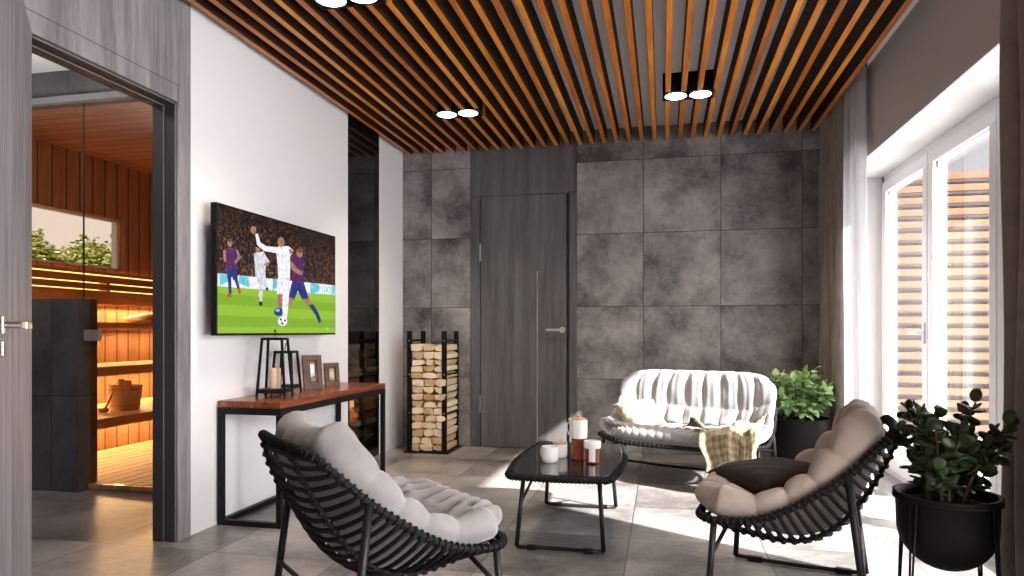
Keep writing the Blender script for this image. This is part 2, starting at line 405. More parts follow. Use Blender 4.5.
# back wall, with the veneered door bay between the tiles
DX0, DX1 = -1.645, -0.708
struct('wall_back', MB().box((XL-0.12, YB, 0), (DX0, YB+0.12, ZC)).box((DX1, YB, 0), (XR+0.36, YB+0.12, ZC)).box((DX0, YB+0.06, 0), (DX1, YB+0.12, ZC)), M['wall_tile'], 'charcoal concrete tile wall behind the loveseat', 'wall')
d = sroot('door_1', 'dark grey wooden door flush in the tiled back wall', 'door')
MB().box((DX0+0.002, YB+0.012, 2.185), (DX1-0.002, YB+0.055, ZC)).box((DX0+0.002, YB+0.012, 0), (-1.556, YB+0.055, 2.18)).build('surround_panel', M['doorwood'], d)
MB().box((-1.550, YB+0.010, 0.004), (-0.800, YB+0.055, 2.180)).build('door_leaf', M['doorwood'], d, bevel=0.002)
MB().box((-0.790, YB+0.030, 0), (DX1-0.002, YB+0.055, 2.18)).build('door_frame', M['jamb'], d)
MB().box((-0.770, YB-0.004, 0), (DX1+0.0, YB+0.030, 2.18)).build('architrave', M['doorwood'], d)
MB().box((-1.054, YB+0.004, 0.06), (-1.046, YB+0.012, 1.52)).build('trim_strip', M['brass'], d)
for z in (0.30, 1.62):
    MB().box((-1.560, YB+0.000, z), (-1.548, YB+0.014, z+0.15)).build('hinge', M['steel'], d)
MB().lathe([(0.026, 0), (0.026, 0.008)], n=20).build('handle_rose', M['steel'], d).matrix_local = Matrix.Translation((-0.835, YB+0.012, 1.02)) @ Matrix.Rotation(PI/2, 4, 'X')
h = MB().tube([(-0.835, YB+0.01, 1.02), (-0.835, YB-0.045, 1.02)], 0.009, 8).box((-0.965, YB-0.055, 1.010), (-0.822, YB-0.040, 1.030)).build('door_handle', M['steel'], d, bevel=0.003)

# left wall: white plaster, fireplace bay, veneered bay with the sauna door opening
OY0, OY1, OZ = 2.03, 2.84, 2.10           # opening
WY = 2.932                                 # where veneer meets plaster
FY0, FY1 = 4.652, 5.220                    # fireplace tower
XW = XL-0.12
mb = MB().box((XW, WY, 0), (XL, FY0, ZC)).box((XW, FY1, 0), (XL, YB, ZC))
struct('wall_left', mb, M['white_wall'], 'white plaster wall carrying the television', 'wall')
mb = MB().box((XW, OY1, 0), (XL+0.004, WY, ZC)).box((XW, OY0, OZ), (XL+0.004, OY1, ZC)).box((XW, YF, 0), (XL+0.004, OY0, ZC))
struct('trim_1', mb, M['greywood'], 'grey wood veneer panelling around the sauna doorway', 'wall panelling')
# thin panel seam above the doorway, steel edge lines and rebates of the frame
fr = sroot('door_2', 'grey wooden door open towards the camera at the left edge', 'door')
J = MB()
J.box((XW, OY1-0.012, 0), (XL-0.004, OY1, OZ)).box((XW, OY0, 0), (XL-0.004, OY0+0.012, OZ)).box((XW, OY0, OZ-0.012), (XL-0.004, OY1, OZ))
J.box((XW, OY1-0.018, 0), (XL-0.060, OY1-0.012, OZ-0.012)).box((XW, OY0+0.012, OZ-0.018), (XL-0.060, OY1-0.012, OZ-0.012))
J.build('door_frame', M['jamb'], fr)
E_ = MB().box((XL-0.062, OY1-0.020, 0), (XL-0.057, OY1-0.016, OZ-0.018)).box((XL-0.004, OY1-0.014, 0), (XL+0.002, OY1-0.009, OZ-0.012)).box((XL-0.062, OY0, OZ-0.020), (XL-0.057, OY1-0.018, OZ-0.016)).box((XL-0.004, OY0, OZ-0.014), (XL+0.002, OY1-0.012, OZ-0.009))
E_.build('frame_edge', M['jamb_light'], fr)
MB().box((XL+0.0035, OY0-0.4, 2.179), (XL+0.0048, OY1+0.004, 2.182)).box((XL+0.0035, OY1+0.002, OZ-0.03), (XL+0.0048, OY1+0.005, 2.182)).build('panel_seam', M['jamb'], fr)
# open leaf, hinged at the near jamb, swung out into the room
hx, hy = XL+0.006, OY0+0.036
aim = math.radians(-47.4)
lf = D.objects.new('door_leaf', None); C.objects.link(lf); lf.parent = fr
lf.location = (hx, hy, 0); lf.rotation_euler = (0, 0, aim); lf.empty_display_size = 0.05
MB().box((0.0, -0.040, 0.006), (0.83, 0.0, 2.105)).build('leaf_panel', M['greywood'], lf, bevel=0.002)
LY = 0.0
q = MB().box((0.742, LY, 0.995), (0.790, LY+0.007, 1.045)).tube([(0.766, LY, 1.020), (0.766, LY+0.050, 1.020)], 0.010, 10).box((0.650, LY+0.042, 1.008), (0.778, LY+0.058, 1.030))
q.build('door_handle', M['steel'], lf, bevel=0.003)
MB().box((0.745, LY, 0.935), (0.787, LY+0.007, 0.978)).build('keyhole_plate', M['steel'], lf, bevel=0.004)

# front wall behind the camera and the window wall
struct('wall_front', MB().box((XW, YF-0.12, 0), (XR+0.36, YF, ZC)), M['white_wall'], 'white plaster wall behind the viewer', 'wall')
WX1 = XR+0.35
W1a, W1b, WZ = 2.45, 5.43, 2.13
W2a, W2b = -1.3, 1.80
mb = MB()
for y0, y1, z0, z1 in ((YF, W2a, 0, ZC), (W2a, W2b, WZ, ZC), (W2a, W2b, 0, 0.12), (W2b, W1a, 0, ZC), (W1a, W1b, WZ, ZC), (W1b, YB, 0, ZC)):
    mb.box((XR, y0, z0), (WX1, y1, z1))
struct('wall_right', mb, M['taupe_wall'], 'warm grey wall above the garden door', 'wall')
t = 0.004
mb = MB().box((XR+0.002, W1a, WZ-t), (WX1-0.03, W1b, WZ)).box((XR+0.002, W1b-t, 0), (WX1-0.03, W1b, WZ)).box((XR+0.002, W1a, 0), (WX1-0.03, W1a+t, WZ))
struct('trim_2', mb, M['reveal'], 'white reveal lining around the garden door', 'trim')

def window(name, label, y0, y1, z0, z1, n, handle_at=(), sash_w=None):
    w = sroot(name, label, 'window'); x0, x1 = WX1-0.075, WX1-0.005
    b = 0.055
    MB().box((x0, y0+.004, z0), (x1, y1-.004, z0+0.04)).box((x0, y0+.004, z1-b), (x1, y1-.004, z1-.004)).box((x0, y0+.004, z0), (x1, y0+b, z1)).box((x0, y1-b, z0), (x1, y1-.004, z1)).build('window_frame', M['pvc'], w, bevel=0.004)
    ww = sash_w or (y1-y0-2*b)/n
    for i in range(n):
        a, e = (y1-b-(n-i)*ww if i else y0+b)+0.004, y1-b-(n-i-1)*ww-0.004; s = 0.075; u, v = x0-0.018, x1-0.012; zb, zt = z0+0.044, z1-b-0.004
        sa = D.objects.new('sash', None); C.objects.link(sa); sa.parent = w
        MB().box((u, a, zb), (v, e, zb+0.10)).box((u, a, zt-s), (v, e, zt)).box((u, a, zb+.1), (v, a+s, zt-s)).box((u, e-s, zb+.1), (v, e, zt-s)).build('sash_frame', M['pvc'], sa, bevel=0.006)
        MB().box((u+0.022, a+s-.012, zb+0.10-.012), (u+0.030, a+s, zt-s+.012)).box((u+0.022, e-s, zb+.088), (u+.030, e-s+.012, zt-s+.012)).box((u+0.022, a+s, zb+.088), (u+.030, e-s, zb+.1)).box((u+.022, a+s, zt-s), (u+.030, e-s, zt-s+.012)).build('gasket', M['black'], sa)
        MB().box((u+0.032, a+s-.01, zb+.09), (u+0.044, e-s+.01, zt-s+.01)).build('glass_pane', M['glass'], sa)
        if i in handle_at:
            MB().box((u-0.010, a+0.024, 0.93), (u, a+0.050, 1.06)).tube([(u, a+.037, 0.995), (u-0.045, a+.037, 0.995)], 0.008, 8).box((u-0.055, a+0.030, 0.985), (u-0.040, a+0.150, 1.005)).build('window_handle', M['pvc'], sa, bevel=0.003)
    return w
window('window_1', 'white framed garden door with glass sashes to the terrace', W1a, W1b, 0.0, WZ, 3, (2,), 0.8667)
window('window_2', 'white framed side window beside the viewer', W2a, W2b, 0.12, WZ, 3)
struct('sun_block_wall', MB().box((2.95, -4.5, -0.1), (3.1, 1.55, 3.3)), M['reveal'], 'added unseen white wall keeping the sun off the side window', 'wall')  # added out of view to keep direct sun out of the side window
struct('ground', MB().box((-40, -30, -0.32), (40, 40, -0.12)), M['ground'], 'garden ground outside the house', 'ground')
struct('terrace', MB().box((XR+0.36, -4.5, -0.12), (5.5, 9.0, -0.03)), M['terrace'], 'pale stone terrace outside the garden door', 'terrace')

# ------------------------------------------------------------------ vestibule and sauna
struct('wall_vestibule', MB().box((-5.4, 0.2, 0), (-5.2, 3.57, ZC)).box((-5.2, 0.2, 0), (XW, 0.35, ZC)).box((-5.4, 3.70, 2.50), (XW, 3.82, ZC)), M['sauna_tile'], 'dark slate tiled wall strip above the sauna glass', 'wall')
struct('ceiling_vestibule', MB().box((-5.4, 0.2, ZC), (XW, 3.82, ZC+0.1)), M['white_wall'], 'white ceiling over the sauna lobby', 'ceiling')
struct('wall_sauna_left', MB().box((-4.62, 3.76, 0), (-4.5, 4.05, 2.42)).box((-4.62, 4.05, 0), (-4.5, 4.985, 1.525)).box((-4.62, 4.05, 1.955), (-4.5, 4.985, 2.42)).box((-4.62, 4.985, 0), (-4.5, 5.66, 2.42)), M['sauna_wood'], 'cedar plank wall with the sauna window', 'wall')
SB = wood('sauna_back_planks', (0.20, 0.088, 0.036), (0.33, 0.155, 0.068), (0.44, 0.225, 0.105), (9, 9, 1.2), 0.6, 0.15, grooves=([(0, 0.03, 0.125)], 0.012))
struct('wall_sauna_back', MB().box((-4.62, 5.66, 0), (-2.72, 5.74, 2.42)), SB, 'cedar plank wall at the far end of the sauna', 'wall')
struct('wall_sauna_right', MB().box((-2.84, 3.70, 0), (-2.72, 5.66, 2.42)), M['sauna_wood'], 'cedar plank wall on the right of the sauna', 'wall')
struct('ceiling_sauna', MB().box((-4.62, 3.70, 2.42), (-2.72, 5.74, 2.48)), M['sauna_ceiling'], 'cedar board ceiling of the sauna', 'ceiling')
struct('trim_3', MB().box((-5.3, 3.60, 2.455), (-2.72, 3.70, 2.495)), M['jamb_light'], 'pale head rail above the sauna glass', 'trim')
mb = MB()
for i in range(16):
    x0 = -4.45 + i*0.1
    mb.box((x0, 3.64, 0.012), (x0+0.083, 5.62, 0.04))
for y in (3.66, 4.6, 5.5): mb.box((-4.45, y, 0.0), (-2.86, y+0.04, 0.012))
sf = mb.build('slatted_floor', M['sauna_floor']); tag(sf, 'pale wooden slatted duckboard floor inside the sauna', 'duckboard')
struct('wall_sauna_screen', MB().box((-5.2, 3.57, 0), (-3.56, 3.72, 1.21)), M['sauna_tile'], 'half height dark slate wall in front of the sauna', 'wall')
w = sroot('window_3', 'small white framed window in the sauna wall', 'window')
MB().box((-4.60, 4.05, 1.525), (-4.55, 4.985, 1.545)).box((-4.60, 4.05, 1.935), (-4.55, 4.985, 1.955)).box((-4.60, 4.05, 1.525), (-4.55, 4.075, 1.955)).box((-4.60, 4.955, 1.525), (-4.55, 4.985, 1.955)).build('window_frame', M['pvc'], w)
MB().box((-4.58, 4.07, 1.54), (-4.574, 4.96, 1.94)).build('glass_pane', M['glass'], w)
g = MB().box((-5.19, 3.640, 1.212), (-3.592, 3.650, 2.455)).build('glass_panel', M['sauna_glass']); tag(g, 'fixed clear glass panel standing on the slate half wall', 'glass panel')
MB().box((-3.593, 3.640, 1.212), (-3.589, 3.650, 2.455)).build('edge_seal', M['jamb'], g)
gd = thing('glass_door', 'frameless clear glass sauna door with square metal hinge', 'glass door', (-3.55, 3.645, 0))
MB().box((-0.036, -0.005, 0.045 + 1.17), (0.69, 0.005, 2.452)).box((0.012, -0.005, 0.045), (0.69, 0.005, 1.215)).build('glass_pane', M['sauna_glass'], gd)
MB().box((-0.03, -0.032, 0.945), (0.10, -0.004, 1.015)).build('hinge', M['satin'], gd, bevel=0.004)

def bench(label, xf, z, th, y0=3.80, y1=5.64, led=True):
    b = thing('sauna_bench', label, 'bench', (0, 0, z), group='sauna benches')
    n = max(2, int(round((xf+4.49)/0.11))); w_ = (xf+4.49)/n
    for i in range(n):
        MB().box((-4.49+i*w_+0.004, y0, -th*0.5), (-4.49+(i+1)*w_-0.004, y1, 0)).build('seat_board', M['bench_wood'], b, bevel=0.004)
    MB().box((xf-0.03, y0, -th), (xf, y1, -th*0.5)).build('front_rail', M['bench_wood'], b, bevel=0.004)
    for y in (3.9, 4.7, 5.5): MB().box((-4.499, y, -th), (xf-0.03, y+0.05, -th*0.5)).build('support_bar', M['bench_wood'], b)
    if led: MB().box((-4.485, y0+.05, -th-0.012), (-4.470, y1-.05, -th)).build('light_strip', M['led'], b)
    return b
bench('lowest sauna bench, holding the wooden bucket', -3.66, 0.42, 0.066)
bench('middle sauna bench between the bucket and the headrest', -3.92, 0.75, 0.066)
bench('top sauna bench, holding the curved headrest', -4.10, 1.075, 0.05, led=False)
LW = (1.0, 0.74, 0.36)
light('bench_light_low', 'AREA', (-4.38, 4.7, 0.345), 14, LW, 1.8, 0.05, direction=(0.25, 0, -1))
light('bench_light_middle', 'AREA', (-4.38, 4.7, 0.675), 12, LW, 1.8, 0.05, direction=(0.2, 0, -1))
light('backrest_light', 'AREA', (-4.44, 4.7, 1.20), 10, LW, 1.8, 0.05, direction=(0.1, 0, -1))
light('bench_light_top', 'AREA', (-4.40, 4.7, 1.015), 7.5, LW, 1.8, 0.05, direction=(0.2, 0, -1))
light('sauna_fill_light', 'AREA', (-3.2, 4.9, 2.38), 1.4, (1.0, 0.72, 0.5), 0.25, 0.25, direction=(-0.4, 0, -1))  # added fill with no fixture, lifts the upper sauna walls
light('lobby_light', 'AREA', (-3.2, 1.3, 2.6), 4, (1.0, 0.95, 0.9), 0.4, 0.4, direction=(-0.2, 0.5, -1))
light('lobby_ceiling_fill', 'AREA', (-3.6, 2.6, 1.9), 9, (1.0, 0.95, 0.9), 0.3, 0.3, direction=(0, 0.4, 1))  # added fill without a fixture, brightens the lobby ceiling
br = thing('bench_backrest', 'boarded backrest above the top sauna bench with light behind', 'backrest', (-4.40, 0, 1.20))
for a, b_ in ((0.02, 0.128), (0.139, 0.184), (0.195, 0.246), (0.260, 0.285)):
    MB().box((-0.012, 3.80, a), (0.012, 5.64, b_)).build('back_board', M['sauna_board'], br, bevel=0.003)
for y in (3.9, 4.7, 5.5): MB().box((-0.10, y, 0.02), (-0.012, y+0.04, 0.25)).build('bracket', M['bench_wood'], br)
for z in (0.140, 0.197, 0.262): MB().box((-0.097, 3.85, z), (-0.085, 5.60, z+0.022)).build('light_strip', M['led'], br)
# headrest
hr = thing('wooden_headrest', 'curved wooden headrest lying on the top sauna bench', 'headrest', (-4.24, 5.06, 1.075))
def hrf(z, dz):
    return lambda u, v: (-0.12+0.24*v, -0.26+0.52*u, dz + 0.018 + 0.055*math.sin(PI*min(1, u*0.75+0.12))**1.5)
MB().grid(hrf(0, 0), 16, 4).build('curved_slats', M['bench_wood'], hr, smooth=True, solid=0.02)
for s in (-0.18, 0.16): MB().box((-0.11, s-0.02, 0), (0.11, s+0.02, 0.035 if s < 0 else 0.05)).build('foot', M['bench_wood'], hr)
# bucket and ladle
bk = thing('sauna_bucket', 'pale wooden sauna bucket with tall side staves', 'bucket', (-3.93, 4.36, 0.42))
smooth_angle(MB().lathe([(0.095, 0.0), (0.098, 0.0), (0.118, 0.185), (0.106, 0.185), (0.086, 0.015), (0, 0.015)], n=36).build('staves', M['bucket_wood'], bk))
for z, r in ((0.03, 0.1035), (0.15, 0.1165)): smooth_angle(MB().lathe([(r-.004, 0), (r, 0), (r+0.0025, 0.016), (r-0.0015, 0.016)], (0, 0, z), 36, True).build('hoop', M['bench_wood'], bk, weld=True))
for a in (2.5, 2.5+PI): MB().box((0.104, -0.022, 0.10), (0.118, 0.022, 0.225)).build('lug', M['bucket_wood'], bk, bevel=0.004).rotation_euler = (0, 0, a)
ld = thing('wooden_ladle', 'small wooden ladle leaning against the sauna bucket', 'ladle', (-3.94, 4.225, 0.42))
MB().tube([(0.03, -0.07, 0.035), (0.01, 0.0, 0.10), (-0.005, 0.055, 0.19)], [0.008, 0.006, 0.007], 8).build('ladle_stem', M['bench_wood'], ld, smooth=True)
MB().lathe([(0.0, 0.0), (0.03, 0.008), (0.038, 0.035), (0.034, 0.035), (0.027, 0.013), (0, 0.007)], (0.03, -0.085, 0.0), 20).build('ladle_bowl', M['bench_wood'], ld, smooth=True)

# trees past the sauna window
def tree(loc, h, r, label, seed):
    rnd = random.Random(seed)
    t = thing('garden_tree', label, 'tree', loc, group='trees beyond the sauna window')
    mb = MB().tube([(0, 0, 0), (0.05, 0.03, h*0.4), (0, 0.0, h*0.8)], [0.12, 0.09, 0.03], 7)
    clumps = []
    for i in range(12):
        a = rnd.random()*6.28; rr = r*(0.25+0.7*rnd.random()); z = h*(0.62+0.33*rnd.random())
        p = (math.cos(a)*rr, math.sin(a)*rr, z); clumps.append(p)
        mb.tube([(0.02, 0, h*0.45), (p[0]*.5, p[1]*.5, (h*.45+z)/2+.1), p], [0.045, 0.03, 0.012], 5)
    mb.build('trunk', M['stem'], t, smooth=True)
    lf = MB()
    for c in clumps:
        cr = r*(0.28+0.18*rnd.random())
        for k in range(150):
            dv = Vector((rnd.gauss(0, 1), rnd.gauss(0, 1), rnd.gauss(0, .8))).normalized()*cr*rnd.random()**.4
            p = Vector(c)+dv; e = Matrix.Rotation(rnd.random()*6, 3, 'Z') @ Matrix.Rotation(rnd.random()*3, 3, 'X')
            s = 0.075
            lf.add([p + e @ Vector(q) for q in ((-s, 0, 0), (0, -s*.6, .02), (s, 0, 0), (0, s*.6, .02))], [(0, 1, 2, 3)])
    lf.build('foliage', M['tree_leaf'], t)
for i, (x, y, h, r, lab) in enumerate(((-13.6, 11.9, 3.1, 0.9, 'low tree at the far left of the sauna window view'), (-14.6, 13.7, 3.6, 1.05, 'spreading tree in the left half of the sauna window view'), (-13.2, 13.15, 3.3, 0.7, 'round crowned tree in the middle of the sauna window view'), (-14.7, 15.4, 3.5, 0.9, 'bushy tree right of the middle of the sauna window view'), (-13.0, 14.75, 3.85, 0.45, 'tall narrow tree at the right end of the sauna window view'))):
    tree((x, y, -0.12), h, r, lab, i)

# ------------------------------------------------------------------ fireplace tower set in the left wall
fp = thing('fireplace', 'tall black glass fireplace tower with log niches in the white wall', 'fireplace', (XL, (FY0+FY1)/2, 0))
hw = (FY1-FY0)/2 - 0.001; dp = 0.36
niches = ((0.09, 0.28), (0.325, 0.665), (0.72, 1.005))
mb = MB().box((-dp, -hw, 0), (-dp+0.015, hw, ZC)).box((-dp, -hw, 0), (0.0, -hw+0.03, ZC)).box((-dp, hw-0.03, 0), (0.0, hw, ZC))
zs = [0.0] + [z for n_ in niches for z in n_] + [ZC]
for a, b_ in zip(zs[::2], zs[1::2]): mb.box((-dp, -hw+0.03, a), (0.0, hw-0.03, b_))
mb.build('tower_body', M['black_glass'], fp)
for (a, b_), gl in zip(niches, (True, True, True)):
    MB().box((-0.012, -hw+0.03, a), (-0.006, hw-0.03, b_)).build('glass_front', M['fire_glass'], fp)
MB().box((-0.20, -0.06, niches[2][0]), (-0.16, 0.0, niches[2][1])).build('divider', M['black'], fp)
MB().box((-0.20, 0.05, niches[0][0]), (-0.16, 0.11, niches[0][1])).build('divider', M['black'], fp)
fl = MB()
rnd = random.Random(3)
for i in range(7):
    y = -0.17 + i*0.05; hgt = 0.07+0.07*rnd.random()
    fl.tube([(-0.18+0.03*rnd.random(), y, 0.40), (-0.18, y+0.012, 0.40+hgt*.4), (-0.185, y-0.006, 0.40+hgt*.75), (-0.18, y+0.004, 0.40+hgt)], [0.016, 0.022, 0.012, 0.001], 8)
fl.build('flames', M['flame'], fp, smooth=True)
light('fire_glow', 'POINT', (XL-0.12, (FY0+FY1)/2-0.05, 0.50), 2.0, (1.0, 0.5, 0.2), shadow_soft_size=0.05)

def log_mesh(rnd, w_, h_, ln):
    """a split billet: irregular wedge section, length along y"""
    k = rnd.choice((0, 1, 2))
    if k == 0: sec = [(-.5, -.45), (.5, -.5), (.45, .35), (0.05, .5), (-.42, .3)]
    elif k == 1: sec = [(-.5, -.5), (.5, -.42), (.38, .2), (-.05, .5), (-.4, .25)]
    else: sec = [(-.48, -.3), (-.1, -.5), (.5, -.35), (.47, .42), (-.1, .5), (-.5, .28)]
    sec = [((x+rnd.uniform(-.05, .05))*w_, (z+rnd.uniform(-.05, .05))*h_) for x, z in sec]
    return MB().prism(sec, -ln/2, ln/2, lambda x, z, y: (x, y, z))
def pile(name, xs, z0, z1, rows, y, ln, label, group, m, seed, axis='y', ox=0):
    rnd = random.Random(seed); col_w = (xs[1]-xs[0])/rows
    names = ('left', 'middle', 'right', 'outer')
    ords = ['lowest', 'second', 'third', 'fourth', 'fifth', 'sixth', 'seventh', 'eighth', 'ninth', 'tenth', 'eleventh', 'twelfth', 'thirteenth', 'fourteenth', 'fifteenth', 'sixteenth', 'seventeenth', 'eighteenth']
    cols = []
    for c in range(rows):
        z = z0; i = 0
        zs_ = []
        while z < z1-0.03:
            hh = min(rnd.uniform(0.047, 0.078), z1-z); zs_.append((z, hh)); z += hh
        for i, (z, hh) in enumerate(zs_):
            top = i == len(zs_)-1
            w_ = col_w*rnd.uniform(0.9, 0.985); cx_ = xs[0]+col_w*(c+0.5)+rnd.uniform(-.004, .004)
            o = log_mesh(rnd, w_, hh*0.965, ln*rnd.uniform(0.9, 1.0)).build(name, m if rnd.random() > 0.25 else M['bark_wood'], bevel=0.003)
            if axis == 'y': o.location = (cx_, y+rnd.uniform(-.012, .004), z+hh/2)
            else:
                o.location = (y+rnd.uniform(-.01, .01), cx_, z+hh/2); o.rotation_euler = (0, 0, PI/2)
            o.rotation_euler[1] = rnd.choice((0, 0, PI)) + rnd.uniform(-.12, .12)
            tag(o, label(names[c], 'topmost' if top else ords[min(i, 17)], c), 'log', group)
for n_, (xa, lab) in enumerate((((-0.24, 0.02), 'lower'), ((-0.24, 0.02), 'upper'))):
    a, b_ = niches[0] if n_ == 0 else niches[2]
    yc = (FY0+FY1)/2
    pile('firewood_log', (yc-hw+0.04, yc+0.02 if n_ == 0 else yc-0.07), a+0.002, a+0.155, 3 if n_ == 0 else 2, XL-0.20, 0.24, lambda c, o, k, lab=lab: f'{o} split log of the {c} column in the {lab} fireplace niche', 'logs stored in the fireplace', M['bark_wood'], 20+n_, axis='x')
    pile('firewood_log', (yc+0.125 if n_ == 0 else yc+0.01, yc+hw-0.045), a+0.002, a+0.14, 1 if n_ == 0 else 2, XL-0.20, 0.24, lambda c, o, k, lab=lab: f'{o} split log right of the divider, {c} column, in the {lab} fireplace niche', 'logs stored in the fireplace', M['bark_wood'], 30+n_, axis='x')
for i, (y, z) in enumerate(((-0.09, 0.352), (0.02, 0.352), (-0.04, 0.392))):
    o = log_mesh(random.Random(50+i), 0.09, 0.045, 0.22).build('burning_log', M['ember']); o.location = (XL-0.18, (FY0+FY1)/2+y-0.03, z); o.rotation_euler = (0, 0, PI/2)
    tag(o, ('glowing log lying left in the fire', 'glowing log lying right in the fire', 'glowing log lying on top of the two others in the fire')[i], 'log', 'burning logs')

# ------------------------------------------------------------------ firewood rack
RX0, RX1, RY0, RY1 = -2.105, -1.712, 5.335, 5.725
rk = thing('firewood_rack', 'tall black steel firewood rack against the tiled wall', 'firewood rack', ((RX0+RX1)/2, (RY0+RY1)/2, 0))
hx_, hy_ = (RX1-RX0)/2, (RY1-RY0)/2
MB().box((-hx_, -hy_, 0), (hx_, hy_, 0.012)).build('base_plate', M['black'], rk, bevel=0.002)
for sx, sy in ((-1, -1), (-1, 1), (1, -1), (1, 1)):
    x = sx*(hx_-0.045)
    y = sy*(hy_-0.03)
    p = MB().box((x-0.022, y-0.003, 0.012), (x+0.022, y+0.003, 1.01)).build('post', M['black'], rk)
    for z in (0.33, 0.65, 0.93): MB().lathe([(0.006, 0), (0.006, 0.004)], n=8).build('bolt', M['steel'], p).matrix_local = Matrix.Translation((x, y-0.003 if sy < 0 else y+0.007, z)) @ Matrix.Rotation(PI/2, 4, 'X')
for sx in (-1, 1):
    x = sx*(hx_-0.022)
    for z in (0.33, 0.65, 0.93): MB().box((x-0.002, -hy_+0.03, z-0.008), (x+0.002, hy_-0.03, z+0.008)).build('side_bar', M['black'], rk)
rnd = random.Random(11)
z, row = 0.014, 0
ORD = ['lowest', 'second', 'third', 'fourth', 'fifth', 'sixth', 'seventh', 'eighth', 'ninth', 'tenth', 'eleventh', 'twelfth', 'thirteenth', 'fourteenth', 'fifteenth', 'sixteenth']
rows_ = []
while z < 0.87: hh = min(rnd.uniform(0.050, 0.068), 0.912-z); rows_.append((z, hh)); z += hh
XA, XB = RX0+0.056, RX1-0.028
for row, (z, hh) in enumerate(rows_):
    k = 3
    ws = [rnd.uniform(0.75, 1.3) for _ in range(k)]; tot = sum(ws); x = XA
    for c in range(k):
        w_ = (XB-XA)*ws[c]/tot
        o = log_mesh(rnd, w_*0.97, hh*rnd.uniform(0.92, 1.02), 0.33*rnd.uniform(0.9, 1.0)).build('firewood_log', M['split_wood'] if rnd.random() > 0.22 else M['bark_wood'], bevel=0.004)
        o.location = (x+w_/2, (RY0+RY1)/2+rnd.uniform(-.014, .004), z+hh/2)
        o.rotation_euler = (0, rnd.choice((0, PI)) + rnd.uniform(-.10, .10), 0)
        nm = 'topmost' if row == len(rows_)-1 else ORD[min(row, 15)]
        tag(o, f"{('left', 'middle', 'right')[c]} pale split log in the {nm} row{'' if row in (0, len(rows_)-1) else ' from the floor'} of the firewood rack", 'log', 'logs in the firewood rack')
        x += w_

# ------------------------------------------------------------------ ceiling slats and lamps
LAMPS = [(-1.447, 4.72), (0.163, 4.68), (-1.455, 2.97)]
LW2, LD = 0.165, 0.085
SLG = 'wooden ceiling slats'
sm = MB().box((-0.0175, 0, -0.128), (0.0175, 1, 0)); 
first = None
def slat(x, y0, y1, label):
    mb = MB().box((-0.0175, y0, -0.128), (0.0175, y1, -0.0005))
    mb.mi = [0, 1, 0, 1, 0, 1]                       # orange underside and ends, sides darkened with painted shade
    o = mb.build('ceiling_slat', [M['slat'], M['slat_shade_side']], bevel=0.003)
    o.location = (x, 0, ZC); return tag(o, label, 'ceiling slat', SLG)
for i in range(34):
    x = -2.188 + 0.1009*i
    cuts = sorted((ly-LD-0.004, ly+LD+0.004, li) for li, (lx, ly) in enumerate(LAMPS) if abs(x-lx) < LW2+0.018)
    if not cuts:
        lab = {0: 'orange wooden ceiling slat nearest the white wall', 33: 'orange wooden ceiling slat nearest the window wall'}.get(i, 'long uncut orange wooden ceiling slat among its parallel neighbours')
        slat(x, YF+0.02, YB-0.02, lab)
    else:
        y = YF+0.02
        for a, b_, li in cuts:
            slat(x, y, a, 'ceiling slat cut off on the near side of the %s' % ('far left ceiling lamp', 'right ceiling lamp', 'near left ceiling lamp')[li]); y = b_
        slat(x, y, YB-0.02, 'short ceiling slat running from a ceiling lamp to the back wall')
def lamp(x, y, label):
    t = thing('ceiling_lamp', label, 'ceiling lamp', (x, y, ZC), group='twin ceiling spotlights')
    mb = MB().box((-LW2, -LD, -0.128), (LW2, -LD+0.006, 0)).box((-LW2, LD-0.006, -0.128), (LW2, LD, 0)).box((-LW2, -LD, -0.128), (-LW2+0.006, LD, 0)).box((LW2-0.006, -LD, -0.128), (LW2, LD, 0)).box((-LW2, -LD, -0.05), (LW2, LD, 0))
    mb.build('housing', M['black'], t)
    for s in (-1, 1):
        sp = smooth_angle(MB().lathe([(0.045, -0.05), (0.060, -0.10), (0.074, -0.128), (0.070, -0.128), (0.060, -0.110), (0.0, -0.110)], (s*0.080, 0, 0), 28).build('spot_ring', M['steel'], t))
        MB().lathe([(0.069, -0.127), (0.055, -0.133), (0.0, -0.136)], (s*0.080, 0, 0), 28).build('lens', M['lamp_lens'], sp, smooth=True)
        light('spot_beam', 'SPOT', (x+s*0.08, y, ZC-0.150), 26, (1.0, 0.86, 0.70), direction=(0, 0, -1), spot_size=math.radians(110), spot_blend=0.8, shadow_soft_size=0.06)
    return t
lamp(*LAMPS[0], 'black twin ceiling lamp above the firewood rack end of the room')
lamp(*LAMPS[1], 'black twin ceiling lamp over the loveseat')
lamp(*LAMPS[2], 'black twin ceiling lamp at the top edge over the console')

